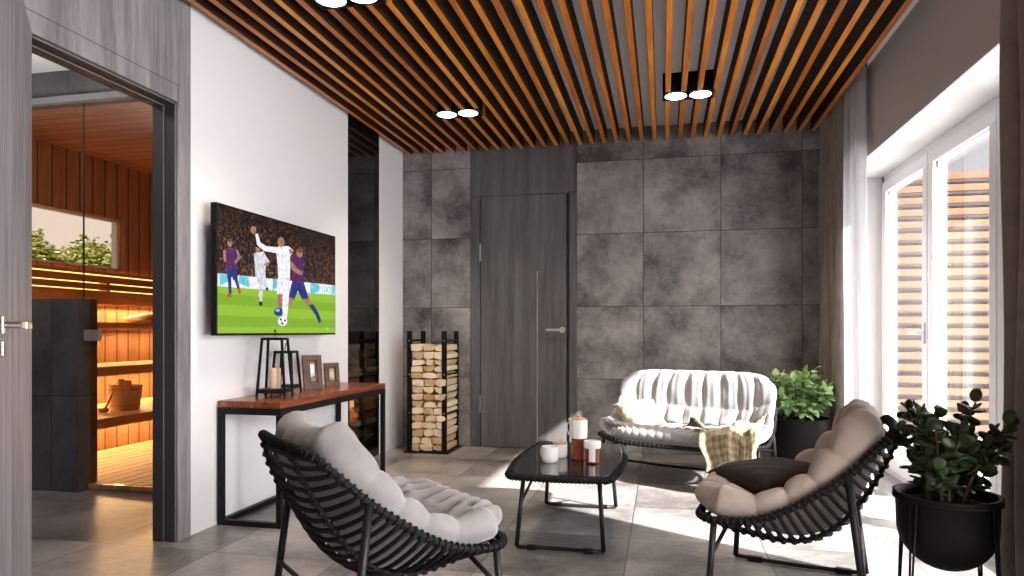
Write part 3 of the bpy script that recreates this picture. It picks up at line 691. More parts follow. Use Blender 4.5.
# ------------------------------------------------------------------ television
tv = thing('television', 'flat black television on the white wall showing a football match', 'television', (XL, 3.62, 0.983))
TW, TH = 1.262, 0.664; XF = 0.108
MB().box((0.072, -TW/2, 0), (XF-0.003, TW/2, TH)).build('casing', M['black'], tv, bevel=0.003)
MB().box((0, -0.42, 0.10), (0.030, 0.42, 0.56)).box((0.03, -0.30, 0.2), (0.072, 0.30, 0.46)).build('wall_mount', M['bracket'], tv)
scol = []
def smat(name, col, e=0.52):
    m = glow('screen_' + name, col, e); n, l = m.node_tree.nodes, m.node_tree.links
    k = mth(n, l, 'ADD', mth(n, l, 'MULTIPLY', noise(n, l, mapping(n, l, (1, 1, 1)), 38, 3, 0.6), 1.7*e), 0.12*e)
    l.new(k, n['Principled BSDF'].inputs['Emission Strength']); scol.append(m); return len(scol)-1
def crowd():
    m, n, l, b = mat('screen_crowd')
    v = mapping(n, l, (1, 1, 1))
    vo = n.new('ShaderNodeTexVoronoi'); vo.inputs['Scale'].default_value = 105; l.new(v, vo.inputs['Vector'])
    sp = n.new('ShaderNodeSeparateColor'); l.new(vo.outputs['Color'], sp.inputs[0])
    col = ramp(n, l, sp.outputs[0], [(0.0, (0.01, 0.008, 0.01)), (0.35, (0.03, 0.018, 0.02)), (0.55, (0.10, 0.035, 0.02)), (0.72, (0.20, 0.09, 0.05)), (0.85, (0.05, 0.05, 0.10)), (0.93, (0.38, 0.16, 0.05))])
    col.node.color_ramp.interpolation = 'CONSTANT'
    s = n.new('ShaderNodeSeparateXYZ'); l.new(v, s.inputs[0])
    k = mth(n, l, 'SUBTRACT', 1.0, mth(n, l, 'MULTIPLY', mth(n, l, 'SUBTRACT', s.outputs[2], 0.32), 1.9))
    l.new(col, b.inputs['Emission Color']); l.new(mth(n, l, 'MULTIPLY', k, 0.5), b.inputs['Emission Strength'])
    setp(b, Base_Color=rgb(0, 0, 0), Roughness=0.3); return m
scol.append(crowd()); K_CROWD = 0
def pitch():
    m, n, l, b = mat('screen_pitch')
    v = mapping(n, l, (1, 1, 1)); s = n.new('ShaderNodeSeparateXYZ'); l.new(v, s.inputs[0])
    st = mth(n, l, 'LESS_THAN', mth(n, l, 'FRACT', mth(n, l, 'MULTIPLY', mth(n, l, 'ADD', s.outputs[2], mth(n, l, 'MULTIPLY', noise(n, l, v, 60, 2), 0.02)), 9.0)), 0.5)
    l.new(mixc(n, l, st, rgb(0.22, 0.42, 0.03), rgb(0.30, 0.52, 0.04)), b.inputs['Emission Color']); b.inputs['Emission Strength'].default_value = 0.55
    setp(b, Base_Color=rgb(0, 0, 0), Roughness=0.3); return m
scol.append(pitch()); K_PITCH = 1
K_WHITE = smat('white', (0.95, 0.95, 1.0)); K_CYAN = smat('cyan', (0.16, 0.62, 0.74)); K_SKIN = smat('skin', (0.42, 0.20, 0.13))
K_HAIR = smat('hair', (0.012, 0.01, 0.01)); K_BLUE = smat('blue', (0.02, 0.035, 0.22)); K_RED = smat('red', (0.20, 0.012, 0.04)); K_ORANGE = smat('orange', (0.65, 0.08, 0.03)); K_BROWNH = smat('brown', (0.16, 0.07, 0.04)); K_LGREY = smat('pale', (0.72, 0.73, 0.80))
sc_ = MB(); layer = [0]
def scr(x, y):
    tt = (x-32)/450; u = tt/(1.329-tt*0.329); v = (540-y)/(505-125*tt)
    return (XF - 0.002 + 0.00005*layer[0], -TW/2+0.008+u*(TW-0.016), 0.012+v*(TH-0.022))
def poly(k, pts):
    layer[0] += 1; sc_.cur = k; sc_.add([scr(x, y) for x, y in pts], [tuple(range(len(pts)))])
def ell(k, cx_, cy_, rx, ry, n=14): poly(k, [(cx_+rx*math.cos(2*PI*i/n), cy_+ry*math.sin(2*PI*i/n)) for i in range(n)])
def stripes(pts_top, pts_bot, n):
    for i in range(n):
        a, b_ = i/n, (i+1)/n
        f = lambda P, t_: (P[0][0]+(P[1][0]-P[0][0])*t_, P[0][1]+(P[1][1]-P[0][1])*t_)
        poly(K_BLUE if i % 2 else K_RED, [f(pts_top, a), f(pts_top, b_), f(pts_bot, b_), f(pts_bot, a)])
poly(K_CROWD, [(32, 35), (482, 160), (482, 354), (32, 312)])
poly(K_PITCH, [(32, 350), (482, 384), (482, 540), (32, 540)])
poly(K_WHITE, [(32, 305), (482, 350), (482, 388), (32, 356)])
for a, b_ in ((40, 70), (112, 150), (240, 258), (385, 420), (470, 481)):
    ya = 305+45*(a-32)/450; yb = 305+45*(b_-32)/450
    poly(K_CYAN, [(a, ya+1), (b_, yb+1), (b_, yb+(30 if a != 112 else 46)), (a, ya+(48 if a != 112 else 30))])
# distant player in striped shirt, left
stripes(((56, 212), (102, 209)), ((64, 292), (104, 290)), 6)
poly(K_SKIN, [(52, 214), (62, 214), (64, 262), (55, 258)]); poly(K_SKIN, [(100, 210), (108, 214), (120, 244), (100, 268), (94, 262), (108, 242)])
ell(K_SKIN, 78, 186, 10, 16); ell(K_BROWNH, 78, 176, 10, 7)
poly(K_BLUE, [(64, 288), (105, 288), (108, 326), (90, 332), (86, 318), (82, 324), (68, 324)])
poly(K_BLUE, [(69, 322), (83, 322), (84, 386), (74, 388)]); poly(K_BLUE, [(93, 326), (106, 324), (116, 366), (108, 372)])
ell(K_ORANGE, 76, 394, 10, 7); ell(K_ORANGE, 114, 376, 6, 11)
# distant player in white
poly(K_LGREY, [(168, 225), (205, 218), (230, 262), (214, 272), (212, 322), (174, 322), (172, 270)]); ell(K_SKIN, 183, 206, 9, 17); ell(K_HAIR, 183, 194, 10, 9)
poly(K_SKIN, [(214, 262), (230, 258), (222, 276), (205, 272)])
poly(K_LGREY, [(178, 318), (212, 318), (222, 358), (214, 366), (203, 345), (201, 414), (189, 414), (186, 350)]); ell(K_HAIR, 194, 424, 7, 9); ell(K_HAIR, 218, 366, 5, 7)
# player in striped shirt, right of the ball
stripes(((312, 236), (357, 234)), ((314, 346), (360, 342)), 6)
ell(K_SKIN, 343, 222, 13, 18); ell(K_BROWNH, 346, 210, 13, 11)
poly(K_SKIN, [(305, 256), (316, 258), (332, 284), (356, 296), (350, 311), (322, 298), (306, 280)])
poly(K_BLUE, [(312, 342), (360, 342), (378, 402), (354, 410), (336, 372), (322, 408), (300, 398)])
poly(K_SKIN, [(355, 405), (378, 402), (392, 428), (378, 436)]); poly(K_BLUE, [(378, 430), (395, 424), (416, 460), (427, 490), (418, 502), (404, 468)])
poly(K_SKIN, [(301, 396), (320, 404), (308, 432), (296, 430)])
# leading player in white with raised arm
poly(K_SKIN, [(257, 380), (283, 380), (274, 440), (260, 448)]); ell(K_BLUE, 262, 456, 18, 17); ell(K_CYAN, 258, 450, 9, 7)
poly(K_WHITE, [(278, 382), (303, 376), (299, 432), (293, 484), (279, 484), (276, 430)])
poly(K_WHITE, [(250, 205), (262, 197), (300, 196), (320, 214), (306, 236), (306, 330), (303, 386), (255, 386), (262, 330), (256, 242)])
poly(K_WHITE, [(258, 200), (216, 198), (192, 182), (183, 148), (173, 150), (180, 192), (206, 216), (252, 224)])
ell(K_SKIN, 166, 134, 11, 16); ell(K_HAIR, 280, 158, 21, 19); ell(K_SKIN, 271, 180, 13, 20)
poly(K_LGREY, [(257, 322), (305, 322), (305, 328), (258, 328)])
poly(K_SKIN, [(300, 205), (318, 214), (316, 228), (304, 226)])
ell(K_WHITE, 277, 493, 18, 19, 20)
for a, b_ in ((270, 486), (286, 490), (276, 503)): ell(K_HAIR, a, b_, 4, 5, 8)
poly(K_LGREY, [(446, 520), (458, 520), (456, 524), (444, 524)])
sc_.build('screen', scol, tv)
fnt = D.curves.new('ad_text', 'FONT'); fnt.body = 'GAZP'; fnt.size = 0.062; fnt.extrude = 0.0004
to = D.objects.new('board_lettering', fnt); C.objects.link(to); to.parent = tv; fnt.materials.append(scol[K_CYAN])
ly = scr(430, 386)
bpy.context.view_layer.update()
me_ = D.meshes.new_from_object(to.evaluated_get(bpy.context.evaluated_depsgraph_get())); D.objects.remove(to); D.curves.remove(fnt)
to = D.objects.new('board_lettering', me_); C.objects.link(to); to.parent = tv
to.location = (XF+0.0014, ly[1]-0.005, ly[2]+0.012); to.rotation_euler = (PI/2, 0, PI/2)

# ------------------------------------------------------------------ console table
CY0, CY1, CX0, CX1, CZ = 3.13, 4.47, XL+0.01, -1.895, 0.645
ct = thing('console_table', 'long reddish wood console table on black metal frame below the television', 'console table', ((CX0+CX1)/2, (CY0+CY1)/2, 0))
a, b_ = (CX1-CX0)/2, (CY1-CY0)/2
MB().box((-a, -b_, CZ-0.035), (a, b_, CZ)).build('table_top', M['console'], ct, bevel=0.004)
q = 0.028
MB().box((-a, -b_, CZ-0.07), (-a+q, b_, CZ-0.036)).box((a-q, -b_, CZ-0.07), (a, b_, CZ-0.036)).box((-a+q, -b_, CZ-0.07), (a-q, -b_+q, CZ-0.036)).box((-a+q, b_-q, CZ-0.07), (a-q, b_, CZ-0.036)).build('apron', M['black'], ct)
for sy in (-1, 1):
    for sx in (-1, 1):
        x, y = sx*(a-q/2), sy*(b_-q/2)
        MB().box((x-q/2, y-q/2, 0), (x+q/2, y+q/2, CZ-0.0705)).build('leg', M['black'], ct, bevel=0.002)
    y = sy*(b_-q/2); MB().box((-a+q+.0005, y-q/2, 0), (a-q-.0005, y+q/2, q)).build('base_bar', M['black'], ct, bevel=0.002)
MB().box((-a, -b_+q, 0.0), (-a+q, b_-q, q)).build('back_base_bar', M['black'], ct)

def lantern(x, y, w0, w1, h, rz, label, candle=True):
    t = thing('lantern', label, 'lantern', (x, y, CZ), rz, group='lanterns on the console')
    s = 0.012; zb = 0.035
    mb = MB()
    for sx, sy in ((-1,-1),(-1,1),(1,-1),(1,1)):
        MB().obox((sx*w0/2, sy*w0/2, 0.0), (sx*w1/2, sy*w1/2, h), s, s).build('post', M['black'], t)
    r0 = w0/2 + (w1-w0)/2*zb/h
    MB().box((-r0, -r0, zb-0.012), (r0, r0, zb+0.01)).build('base_tray', M['black'], t)
    r = w1/2+0.006
    MB().box((-r, -r, h-0.014), (r, -r+s, h)).box((-r, r-s, h-0.014), (r, r, h)).box((-r, -r+s, h-0.014), (-r+s, r-s, h)).box((r-s, -r+s, h-0.014), (r, r-s, h)).build('top_frame', M['black'], t)
    MB().tube([(0, 0.018*math.cos(k*PI/8)*1.0, h+0.045*math.sin(k*PI/8)) for k in range(9)], 0.0025, 6).box((-r, -0.021, h-0.012), (r, 0.021, h)).build('ring_handle', M['black'], t)
    return t
lantern(-2.09, 3.395, 0.150, 0.105, 0.325, 0.25, 'taller open black lantern on the console with a candle')
cd = thing('pillar_candle', 'beige pillar candle inside the taller lantern', 'candle', (-2.09, 3.395, CZ+0.046))
smooth_angle(MB().lathe([(0.0, 0), (0.029, 0), (0.030, 0.004), (0.030, 0.108), (0.027, 0.112), (0.02, 0.108), (0.0, 0.106)], n=28).build('wax', M['candle'], cd))
MB().tube([(0, 0, 0.104), (0.001, 0, 0.124)], 0.0014, 6).build('wick', M['black'], cd)
lantern(-2.18, 3.66, 0.130, 0.095, 0.245, 0.15, 'shorter open black lantern behind the taller one')
def photo_frame(x, y, w_, h_, rz, label, b_, pic):
    t = thing('picture_frame', label, 'picture frame', (x, y, CZ), rz, group='picture frames on the console')
    tl = math.radians(8)
    R_ = Matrix.Rotation(-tl, 4, 'Y')
    def P(o): o.matrix_local = R_; return o
    # frame faces local +x, leans back
    P(MB().box((-0.02, -w_/2, 0), (0, w_/2, b_)).box((-0.02, -w_/2, h_-b_), (0, w_/2, h_)).box((-0.02, -w_/2, b_), (0, -w_/2+b_, h_-b_)).box((-0.02, w_/2-b_, b_), (0, w_/2, h_-b_)).build('moulding', M['frame_wood'], t, bevel=0.003))
    i = b_*1.45
    P(MB().box((-0.014, -w_/2+b_, b_), (-0.010, w_/2-b_, h_-b_)).build('mount', M['frame_wood'], t))
    m, n, l, bs = mat('photo_print'); v = mapping(n, l, (1, 1, 1)); s = n.new('ShaderNodeSeparateXYZ'); l.new(v, s.inputs[0])
    f = mth(n, l, 'ADD', mth(n, l, 'DIVIDE', s.outputs[2], h_), mth(n, l, 'MULTIPLY', mth(n, l, 'SUBTRACT', noise(n, l, v, 60, 4), 0.5), 0.35))
    l.new(ramp(n, l, f, pic), bs.inputs['Base Color']); setp(bs, Roughness=0.25)
    P(MB().box((-0.010, -w_/2+i, i+.005), (-0.008, w_/2-i, h_-i)).build('photo', m, t))
    MB().obox((-0.03, 0, h_*0.75), (-0.03-h_*0.28, 0, 0.003), 0.03, 0.004).build('easel_strut', M['frame_wood'], t)
photo_frame(-2.115, 3.875, 0.125, 0.215, -0.62, 'larger brown wooden picture frame beside the lanterns', 0.034, [(0.25, (0.25, 0.27, 0.3)), (0.36, (0.05, 0.07, 0.1)), (0.42, (0.5, 0.6, 0.7)), (0.55, (0.75, 0.8, 0.85))])
photo_frame(-2.115, 4.125, 0.105, 0.155, -0.60, 'smaller brown wooden picture frame at the far side of the larger frame', 0.026, [(0.3, (0.3, 0.22, 0.1)), (0.45, (0.55, 0.45, 0.2)), (0.6, (0.5, 0.42, 0.28)), (0.7, (0.35, 0.25, 0.15))])

# ------------------------------------------------------------------ coffee table
TX, TY, TZ = -0.46, 3.49, 0.36
tb = thing('coffee_table', 'low black glass coffee table with rope edge and splayed metal legs', 'coffee table', (TX, TY, 0))
def outline(g=0.0):
    pts = []
    for sx, sy in ((1, -1), (1, 1), (-1, 1), (-1, -1)):
        pass
    N = 22
    ex, ey, bx, by, rc = 0.232-g, 0.455-g, 0.034, 0.025, 0.035
    # right side bottom->top, top right->left, left top->bottom, bottom left->right
    def side(p0, p1, nrm, bow):
        out = []
        for i in range(1, N):
            t_ = i/N; s_ = math.sin(PI*t_)*bow
            out.append((p0[0]+(p1[0]-p0[0])*t_+nrm[0]*s_, p0[1]+(p1[1]-p0[1])*t_+nrm[1]*s_))
        return out
    c = [(ex, -ey), (ex, ey), (-ex, ey), (-ex, -ey)]
    for k, (nr, bw) in enumerate((((1, 0), bx), ((0, 1), by), ((-1, 0), bx), ((0, -1), by))): pts += side(c[k], c[(k+1) % 4], nr, bw)
    return pts
ol = outline()
MB().prism(outline(0.012), TZ-0.010, TZ+0.0).build('glass_top', M['table_glass'], tb, bevel=0.002)
rim = MB(); rim.tube([(x, y, TZ-0.016) for x, y in ol], 0.015, 8, closed=True)
rim.build('rope_rim', M['rope'], tb, smooth=True)
wr = MB()
n_ = len(ol)
P = crspline([(x, y, 0) for x, y in ol] + [(ol[0][0], ol[0][1], 0)], 150)
for i in range(0, 149):
    d_ = Vector(P[i+1]-P[i]).normalized(); sd = Vector((d_.y, -d_.x, 0)); c = Vector((P[i][0], P[i][1], TZ-0.016))
    wr.tube([c + sd*(0.0165*math.cos(k*PI/4)) + Vector((0, 0, 0.0165*math.sin(k*PI/4))) for k in range(8)], 0.0028, 5, closed=True)
wr.build('rope_winding', M['rope'], tb, smooth=True)
for sy in (-1, 1):
    for sx in (-1, 1):
        MB().tube([(sx*0.175, sy*0.36, TZ-0.018), (sx*0.200, sy*0.410, 0.012)], 0.0105, 10).build('leg', M['graphite'], tb, smooth=True)
    br_ = MB().tube([(-0.200, sy*0.410, 0.012), (-0.10, sy*(0.410-0.012), 0.010), (0, sy*(0.410-0.016), 0.010), (0.10, sy*(0.410-0.012), 0.010), (0.200, sy*0.410, 0.012)], 0.009, 8)
    bb = br_.build('base_bar', M['graphite'], tb, smooth=True)
    for sx in (-0.13, 0.13): MB().box((sx-0.022, sy*0.401-0.011, 0.0), (sx+0.022, sy*0.401+0.011, 0.020)).build('foot_pad', M['black'], bb)
for sx in (-1, 1):
    for sy in (-1, 1): MB().tube([(sx*0.187, sy*0.385, 0.20), (sx*0.150, sy*0.02, TZ-0.014)], 0.007, 8).build('brace', M['graphite'], tb, smooth=True)
TT = TZ + 0.0005
def cup(x, y, r, h, label, lid=False, rz=0.0):
    t = thing('candle_cup', label, 'cup', (x, y, TT), rz, group='white cups on the coffee table')
    smooth_angle(MB().lathe([(r*0.82, 0), (r*0.96, 0.006), (r, 0.02), (r, h), (r*0.92, h), (r*0.9, 0.012), (0, 0.012)], n=36).build('bowl', M['porcelain'], t))
    MB().tube([(r*0.95, 0, h*0.82), (r*1.35, 0, h*0.78), (r*1.42, 0, h*0.5), (r*1.30, 0, h*0.28), (r*0.95, 0, h*0.24)], 0.0045, 8).build('handle', M['porcelain'], t, smooth=True)
    if lid: smooth_angle(MB().lathe([(r*0.99, 0), (r*1.02, 0.002), (r*1.02, 0.010), (r*0.6, 0.014), (0, 0.014)], (0, 0, h), 32).build('lid', M['gold_rim'], t))
cup(-0.545, 3.335, 0.042, 0.076, 'plain open white cup at the left on the coffee table', rz=2.6)
cup(-0.515, 3.470, 0.037, 0.068, 'white cup with tan wooden lid behind the open cup', True, rz=2.0)
jg = thing('coffee_jug', 'tall white and red-brown coffee jug on the coffee table', 'jug', (-0.412, 3.420, TT), 2.8)
smooth_angle(MB().lathe([(0.034, 0), (0.038, 0.003), (0.038, 0.108), (0.034, 0.108)], n=36).build('lower_body', M['terracotta'], jg))
for k in range(7): MB().lathe([(0.0375, -0.002), (0.0392, 0), (0.0375, 0.002)], (0, 0, 0.015+k*0.014), 32, True).build('ridge', M['terracotta'], jg, smooth=True, weld=True)
smooth_angle(MB().lathe([(0.036, 0.108), (0.041, 0.110), (0.0425, 0.118), (0.0425, 0.198), (0.039, 0.200), (0.037, 0.120), (0, 0.118)], n=36).build('upper_body', M['porcelain'], jg))
MB().add([(0.036, -0.016, 0.200), (0.036, 0.016, 0.200), (0.062, 0.0, 0.204), (0.038, -0.010, 0.150), (0.038, 0.010, 0.150)], [(0, 3, 2), (1, 2, 4), (3, 4, 2), (0, 2, 1), (0, 1, 4, 3)]).build('spout', M['porcelain'], jg)
MB().tube([(0.042, 0, 0.185), (0.066, 0, 0.178), (0.070, 0, 0.150), (0.058, 0, 0.122), (0.042, 0, 0.12)], 0.005, 8).build('handle', M['porcelain'], jg, smooth=True)
smooth_angle(MB().lathe([(0.038, 0.198), (0.038, 0.206), (0.02, 0.212), (0.010, 0.214), (0.010, 0.222), (0, 0.223)], n=32).build('lid', M['gold_rim'], jg))
mg = thing('lidded_mug', 'squat red-brown mug with wide white lid beside the jug', 'mug', (-0.338, 3.350, TT), -1.5)
smooth_angle(MB().lathe([(0.030, 0), (0.035, 0.003), (0.035, 0.072), (0.032, 0.072)], n=36).build('body', M['terracotta'], mg))
smooth_angle(MB().lathe([(0.032, 0.072), (0.041, 0.074), (0.042, 0.080), (0.042, 0.104), (0.040, 0.108), (0.0, 0.109)], n=36).build('lid', M['porcelain'], mg))
MB().prism([(0.0345*math.cos(a_), 0.0345*math.sin(a_)) for a_ in np.linspace(-0.42, 0.42, 7)] + [(0.0375*math.cos(a_), 0.0375*math.sin(a_)) for a_ in np.linspace(0.42, -0.42, 7)], 0.010, 0.076).build('white_band', M['porcelain'], mg)

# ------------------------------------------------------------------ rope loungers
class Shell:
    def __init__(s, R, K, wf, p):
        s.R = crspline(R, 60); s.K = crspline(K, 60); s.wf = wf; s.p = p
    def cur(s, A, u):
        t_ = u*59; i = int(max(0, min(58, math.floor(t_)))); f = t_-i
        return A[i] + (A[i+1]-A[i])*f
    def pt(s, u, v):
        r, k = s.cur(s.R, u), s.cur(s.K, u); q = min(1.3, abs(v))**s.p
        c = r*q + k*(1-q)
        return Vector((c[0], s.wf(max(0, min(1, u)))*v, c[1]))
    def nrm(s, u, v):
        e = 0.012
        a = s.pt(u+e, v)-s.pt(u-e, v); b = s.pt(u, v+e)-s.pt(u, v-e)
        n = b.cross(a)
        return n.normalized()
def seat_frame(sh, root, n_strap, rails, strap_r=0.0075, rail_r=0.011, mat_=None):
    mat_ = mat_ or M['rope']
    e = MB()
    ring = [sh.pt(u, 1) for u in np.linspace(0, 1, 40)] + [sh.pt(1, v) for v in np.linspace(1, -1, 20)[1:]] + [sh.pt(u, -1) for u in np.linspace(1, 0, 40)[1:]] + [sh.pt(0, v) for v in np.linspace(-1, 1, 20)[1:-1]]
    ring_s = [(ring[i-1]+ring[i]*2+ring[(i+1) % len(ring)])/4 for i in range(len(ring))]
    e.tube(ring_s, rail_r, 8, closed=True)
    fr_ = e.build('rim_frame', mat_, root, smooth=True)
    w_ = MB()
    P_ = crspline([tuple(p) for p in ring_s] + [tuple(ring_s[0])], 230)
    for i in range(0, 229, 1):
        d_ = Vector(P_[i+1]-P_[i]).normalized(); a_ = d_.orthogonal().normalized(); b_ = d_.cross(a_); c = Vector(P_[i])
        if i % 2: continue
        w_.tube([c + (a_*math.cos(k*PI/4) + b_*math.sin(k*PI/4))*(rail_r+0.0015) for k in range(8)], 0.0045, 5, closed=True)
    w_.build('rim_winding', mat_, fr_, smooth=True)
    st = MB()
    for i in range(n_strap):
        u = 0.035 + 0.94*i/(n_strap-1)
        st.tube([sh.pt(u, v) - sh.nrm(u, max(-.9, min(.9, v)))*0.006 for v in np.linspace(-1, 1, 25)], strap_r, 7)
    so = st.build('rope_straps', mat_, root, smooth=True)  # individual rope straps across the shell, merged into one mesh
    for v in rails:
        rl = MB()
        pts = [sh.pt(u, v) - sh.nrm(u, v)*0.012 for u in np.linspace(0.0, 1.0, 46)]
        rl.tube(pts, 0.0075, 7)
        ro = rl.build('under_rail', mat_, root, smooth=True)
        kn = MB()
        for i in range(n_strap):
            u = 0.035 + 0.94*i/(n_strap-1); c = sh.pt(u, v) - sh.nrm(u, v)*0.012
            t_ = (sh.pt(u+.01, v)-sh.pt(u-.01, v)).normalized(); R_ = t_.to_track_quat('Z', 'Y').to_matrix()
            kn.ball(c, 0.0145, 8, 5, (1, 1, 0.85), R_)
        kn.build('rope_knots', mat_, ro, smooth=True)
def cushion(sh, name, m, root, T, alines, zones, u0=-0.02, u1=1.05, vmax=0.985, nu=130, nv=100, depth=0.5, fold=0.0, folds_n=0, wrinkle=0.03, seed=1, pa_k=1.0, pinch=0.04, corner=0.12):
    """tufted pad lying on the shell; alines: seams across, zones: (a_lo, a_hi, seams along)"""
    rnd = random.Random(seed)
    ph = [rnd.uniform(0, 6.28) for _ in range(12)]
    def puff(t, L):
        if not L: return 1.0
        i = min(range(len(L)), key=lambda k: abs(t-L[k])); d_ = abs(t-L[i])
        j = i+1 if t > L[i] else i-1
        h_ = abs(L[j]-L[i])/2 if 0 <= j < len(L) else (1-L[i] if t > L[i] else L[i])*0.6
        return 1-(1-min(1.0, d_/max(h_, 1e-4)))**2.6
    def sst(x): x = max(0, min(1, x)); return x*x*(3-2*x)
    def off(a, b):
        u = u0 + (u1-u0)*a; v = -vmax + 2*vmax*b
        ea = abs(2*a-1); eb = abs(2*b-1)
        e = (max(0, 1-ea**10)*max(0, 1-eb**10))**0.5
        bw = b + 0.006*math.sin(9*a+ph[5]) + 0.004*math.sin(23*a+ph[6])
        aw = a + 0.006*math.sin(8*b+ph[7]) + 0.004*math.sin(19*b+ph[8])
        pb = 0; wt = 0
        for lo, hi, L in zones:
            k = sst((a-lo)/0.05+0.5)*sst((hi-a)/0.05+0.5); pb += k*puff(bw, L); wt += k
        pb = pb/wt if wt > 0 else 1
        pa = 1-(1-puff(aw, alines))*pa_k
        g = 1-pa*pb
        wr_ = wrinkle*(math.sin(9*a*PI+ph[0]+3*b)*math.sin(7*b*PI+ph[1]) + 0.7*math.sin(23*b+ph[2]+9*a) + 0.6*math.sin(31*a+17*b+ph[9])*math.sin(26*b+ph[10]))
        if fold: wr_ += fold*math.sin(folds_n*PI*b+ph[3]+1.2*math.sin(5*a+ph[4]))*(0.4+0.6*ea)
        v *= 1 - corner*ea**12 - 1.2*pinch*(1-pa)*eb**3
        uc = (u0+u1)/2; u = uc + (u-uc)*(1 - 0.05*eb**12 - pinch*(1-pb)*ea**3)
        return u, v, e, T(u), g*depth, wr_
    def side(a, b, sg):
        u, v, e, th, g, wr_ = off(a, b); P_ = sh.pt(u, v); N_ = sh.nrm(max(0.0, min(1.0, u)), max(-.9, min(.9, v)))
        if sg > 0: return P_ + N_*(0.012 + th*0.5 + th*0.5*e*(1-g*1.25+wr_))
        return P_ + N_*(0.012 + th*0.5 - th*0.48*e*(1-0.25*g))
    mb = MB().grid(lambda a, b: side(a, b, 1), nu, nv).grid(lambda a, b: side(a, 1-b, -1), nu, nv)
    return mb.build(name, m, root, smooth=True, weld=True)
def lerp_tab(tab): 
    xs, ys = zip(*tab); return lambda u: float(np.interp(u, xs, ys))
def smooth_tab(tab):
    A = crspline(tab, 80); return lambda u: float(np.interp(u, A[:, 0], A[:, 1]))
RP = [(.312, .338), (.245, .336), (.118, .354), (.005, .402), (-.10, .472), (-.175, .530), (-.246, .600), (-.300, .656), (-.310, .666)]
KP = [(.325, .330), (.245, .285), (.135, .255), (.04, .232), (-.04, .232), (-.11, .262), (-.18, .325), (-.238, .419), (-.272, .490), (-.30, .560), (-.316, .622), (-.322, .666)]
chair_shell = Shell(RP, KP, smooth_tab([(0, .275), (.05, .32), (.15, .343), (.5, .345), (.75, .325), (.9, .285), (.97, .25), (1, .22)]), 2.3)
def chair_legs(root, ly_, fx=(0.250, 0.272), rx=(-0.175, -0.240), zt=(0.345, 0.53), mat_=None):
    mat_ = mat_ or M['graphite']
    for s in (-1, 1):
        yw = s*ly_
        MB().tube([(fx[0], yw*0.965, zt[0]), (fx[1], yw*1.02, 0.012)], 0.0115, 10).build('leg', mat_, root, smooth=True)
        MB().tube([(rx[0], yw*0.985, zt[1]), (rx[1], yw*1.02, 0.012)], 0.0125, 10).build('leg', mat_, root, smooth=True)
        bb_ = MB().tube([(fx[1]+(rx[1]-fx[1])*k/8, yw*1.02 - s*0.02*math.sin(PI*k/8), 0.012) for k in range(9)], 0.0095, 8).build('base_bar', mat_, root, smooth=True)
        for k in (0.16, 0.84):
            x = fx[1]+(rx[1]-fx[1])*k; y = yw*1.02 - s*0.02*math.sin(PI*k)
            MB().box((x-0.03, y-0.012, 0), (x+0.03, y+0.012, 0.022)).build('foot_pad', M['black'], bb_)
        MB().tube([(fx[0]+0.014, yw*0.99, 0.20), (fx[0]-0.03, yw*0.45, 0.30)], 0.008, 8).build('brace', mat_, root, smooth=True)
    MB().tube([(-0.222, -ly_*1.0, 0.20), (-0.222, ly_*1.0, 0.20)], 0.008, 8).build('rear_stretcher', mat_, root, smooth=True)
def chair(label, loc, rz, fab, seed):
    t = thing('rope_lounge_chair', label, 'lounge chair', loc, rz, group='rope lounge chairs')
    chair_legs(t, 0.335)
    seat_frame(chair_shell, t, 25, (-0.56, 0.56))
    zones = [(-1, 0.30, [0.11, 0.23, 0.36, 0.5, 0.64, 0.77, 0.89]), (0.30, 0.58, [0.17, 0.34, 0.5, 0.66, 0.83]), (0.58, 2, [0.27, 0.5, 0.73])]
    cushion(chair_shell, 'seat_cushion', fab, t, lerp_tab([(0, .115), (.12, .13), (.40, .105), (.6, .115), (.8, .155), (1.0, .16)]), [0.30, 0.46, 0.60, 0.77], zones, u0=-0.06, u1=1.04, vmax=1.06, depth=0.34, pinch=0.018, fold=0.035, folds_n=15, wrinkle=0.075, seed=seed)
    return t
CH1 = chair('grey rope lounge chair seen from behind at the left foreground', (-0.917, 2.10, 0), math.radians(48.0), M['grey_fabric'], 3)
CH1.scale = (1.0, 1.0, 1.0)
CH2 = chair('beige cushioned rope lounge chair with dark pillow facing left', (0.497, 2.772, 0), math.radians(166.2), M['beige_fabric'], 5)

# loveseat
SRP = [(.30, .300), (.22, .290), (.10, .290), (-.02, .320), (-.12, .375), (-.19, .455), (-.235, .55), (-.265, .645), (-.272, .67)]
SKP = [(.385, .268), (.28, .248), (.15, .232), (.02, .228), (-.10, .236), (-.18, .272), (-.235, .355), (-.268, .455), (-.288, .555), (-.302, .640), (-.306, .675)]
sofa_shell = Shell(SRP, SKP, smooth_tab([(0, .49), (.05, .555), (.15, .58), (.5, .575), (.75, .565), (.88, .56), (.96, .545), (1, .525)]), 5.0)
sofa = thing('rope_loveseat', 'white tufted two-seat sofa with black rope frame at back wall', 'sofa', (0.160, 4.83, 0), math.radians(250.5)); sofa.scale = (1, 0.955, 1)
chair_legs(sofa, 0.56, fx=(0.22, 0.25), rx=(-0.13, -0.235), zt=(0.285, 0.42))
MB().tube([(-0.24, -0.56, 0.03), (-0.20, -0.3, 0.03), (-0.19, 0, 0.03), (-0.20, 0.3, 0.03), (-0.24, 0.56, 0.03)], 0.010, 8).build('rear_base_bar', M['graphite'], sofa, smooth=True)
seat_frame(sofa_shell, sofa, 24, (-0.7, 0.7), rail_r=0.010)
zones = [(-1, 0.42, [k/17 for k in range(1, 17)]), (0.42, 2, [k/9 for k in range(1, 9)])]
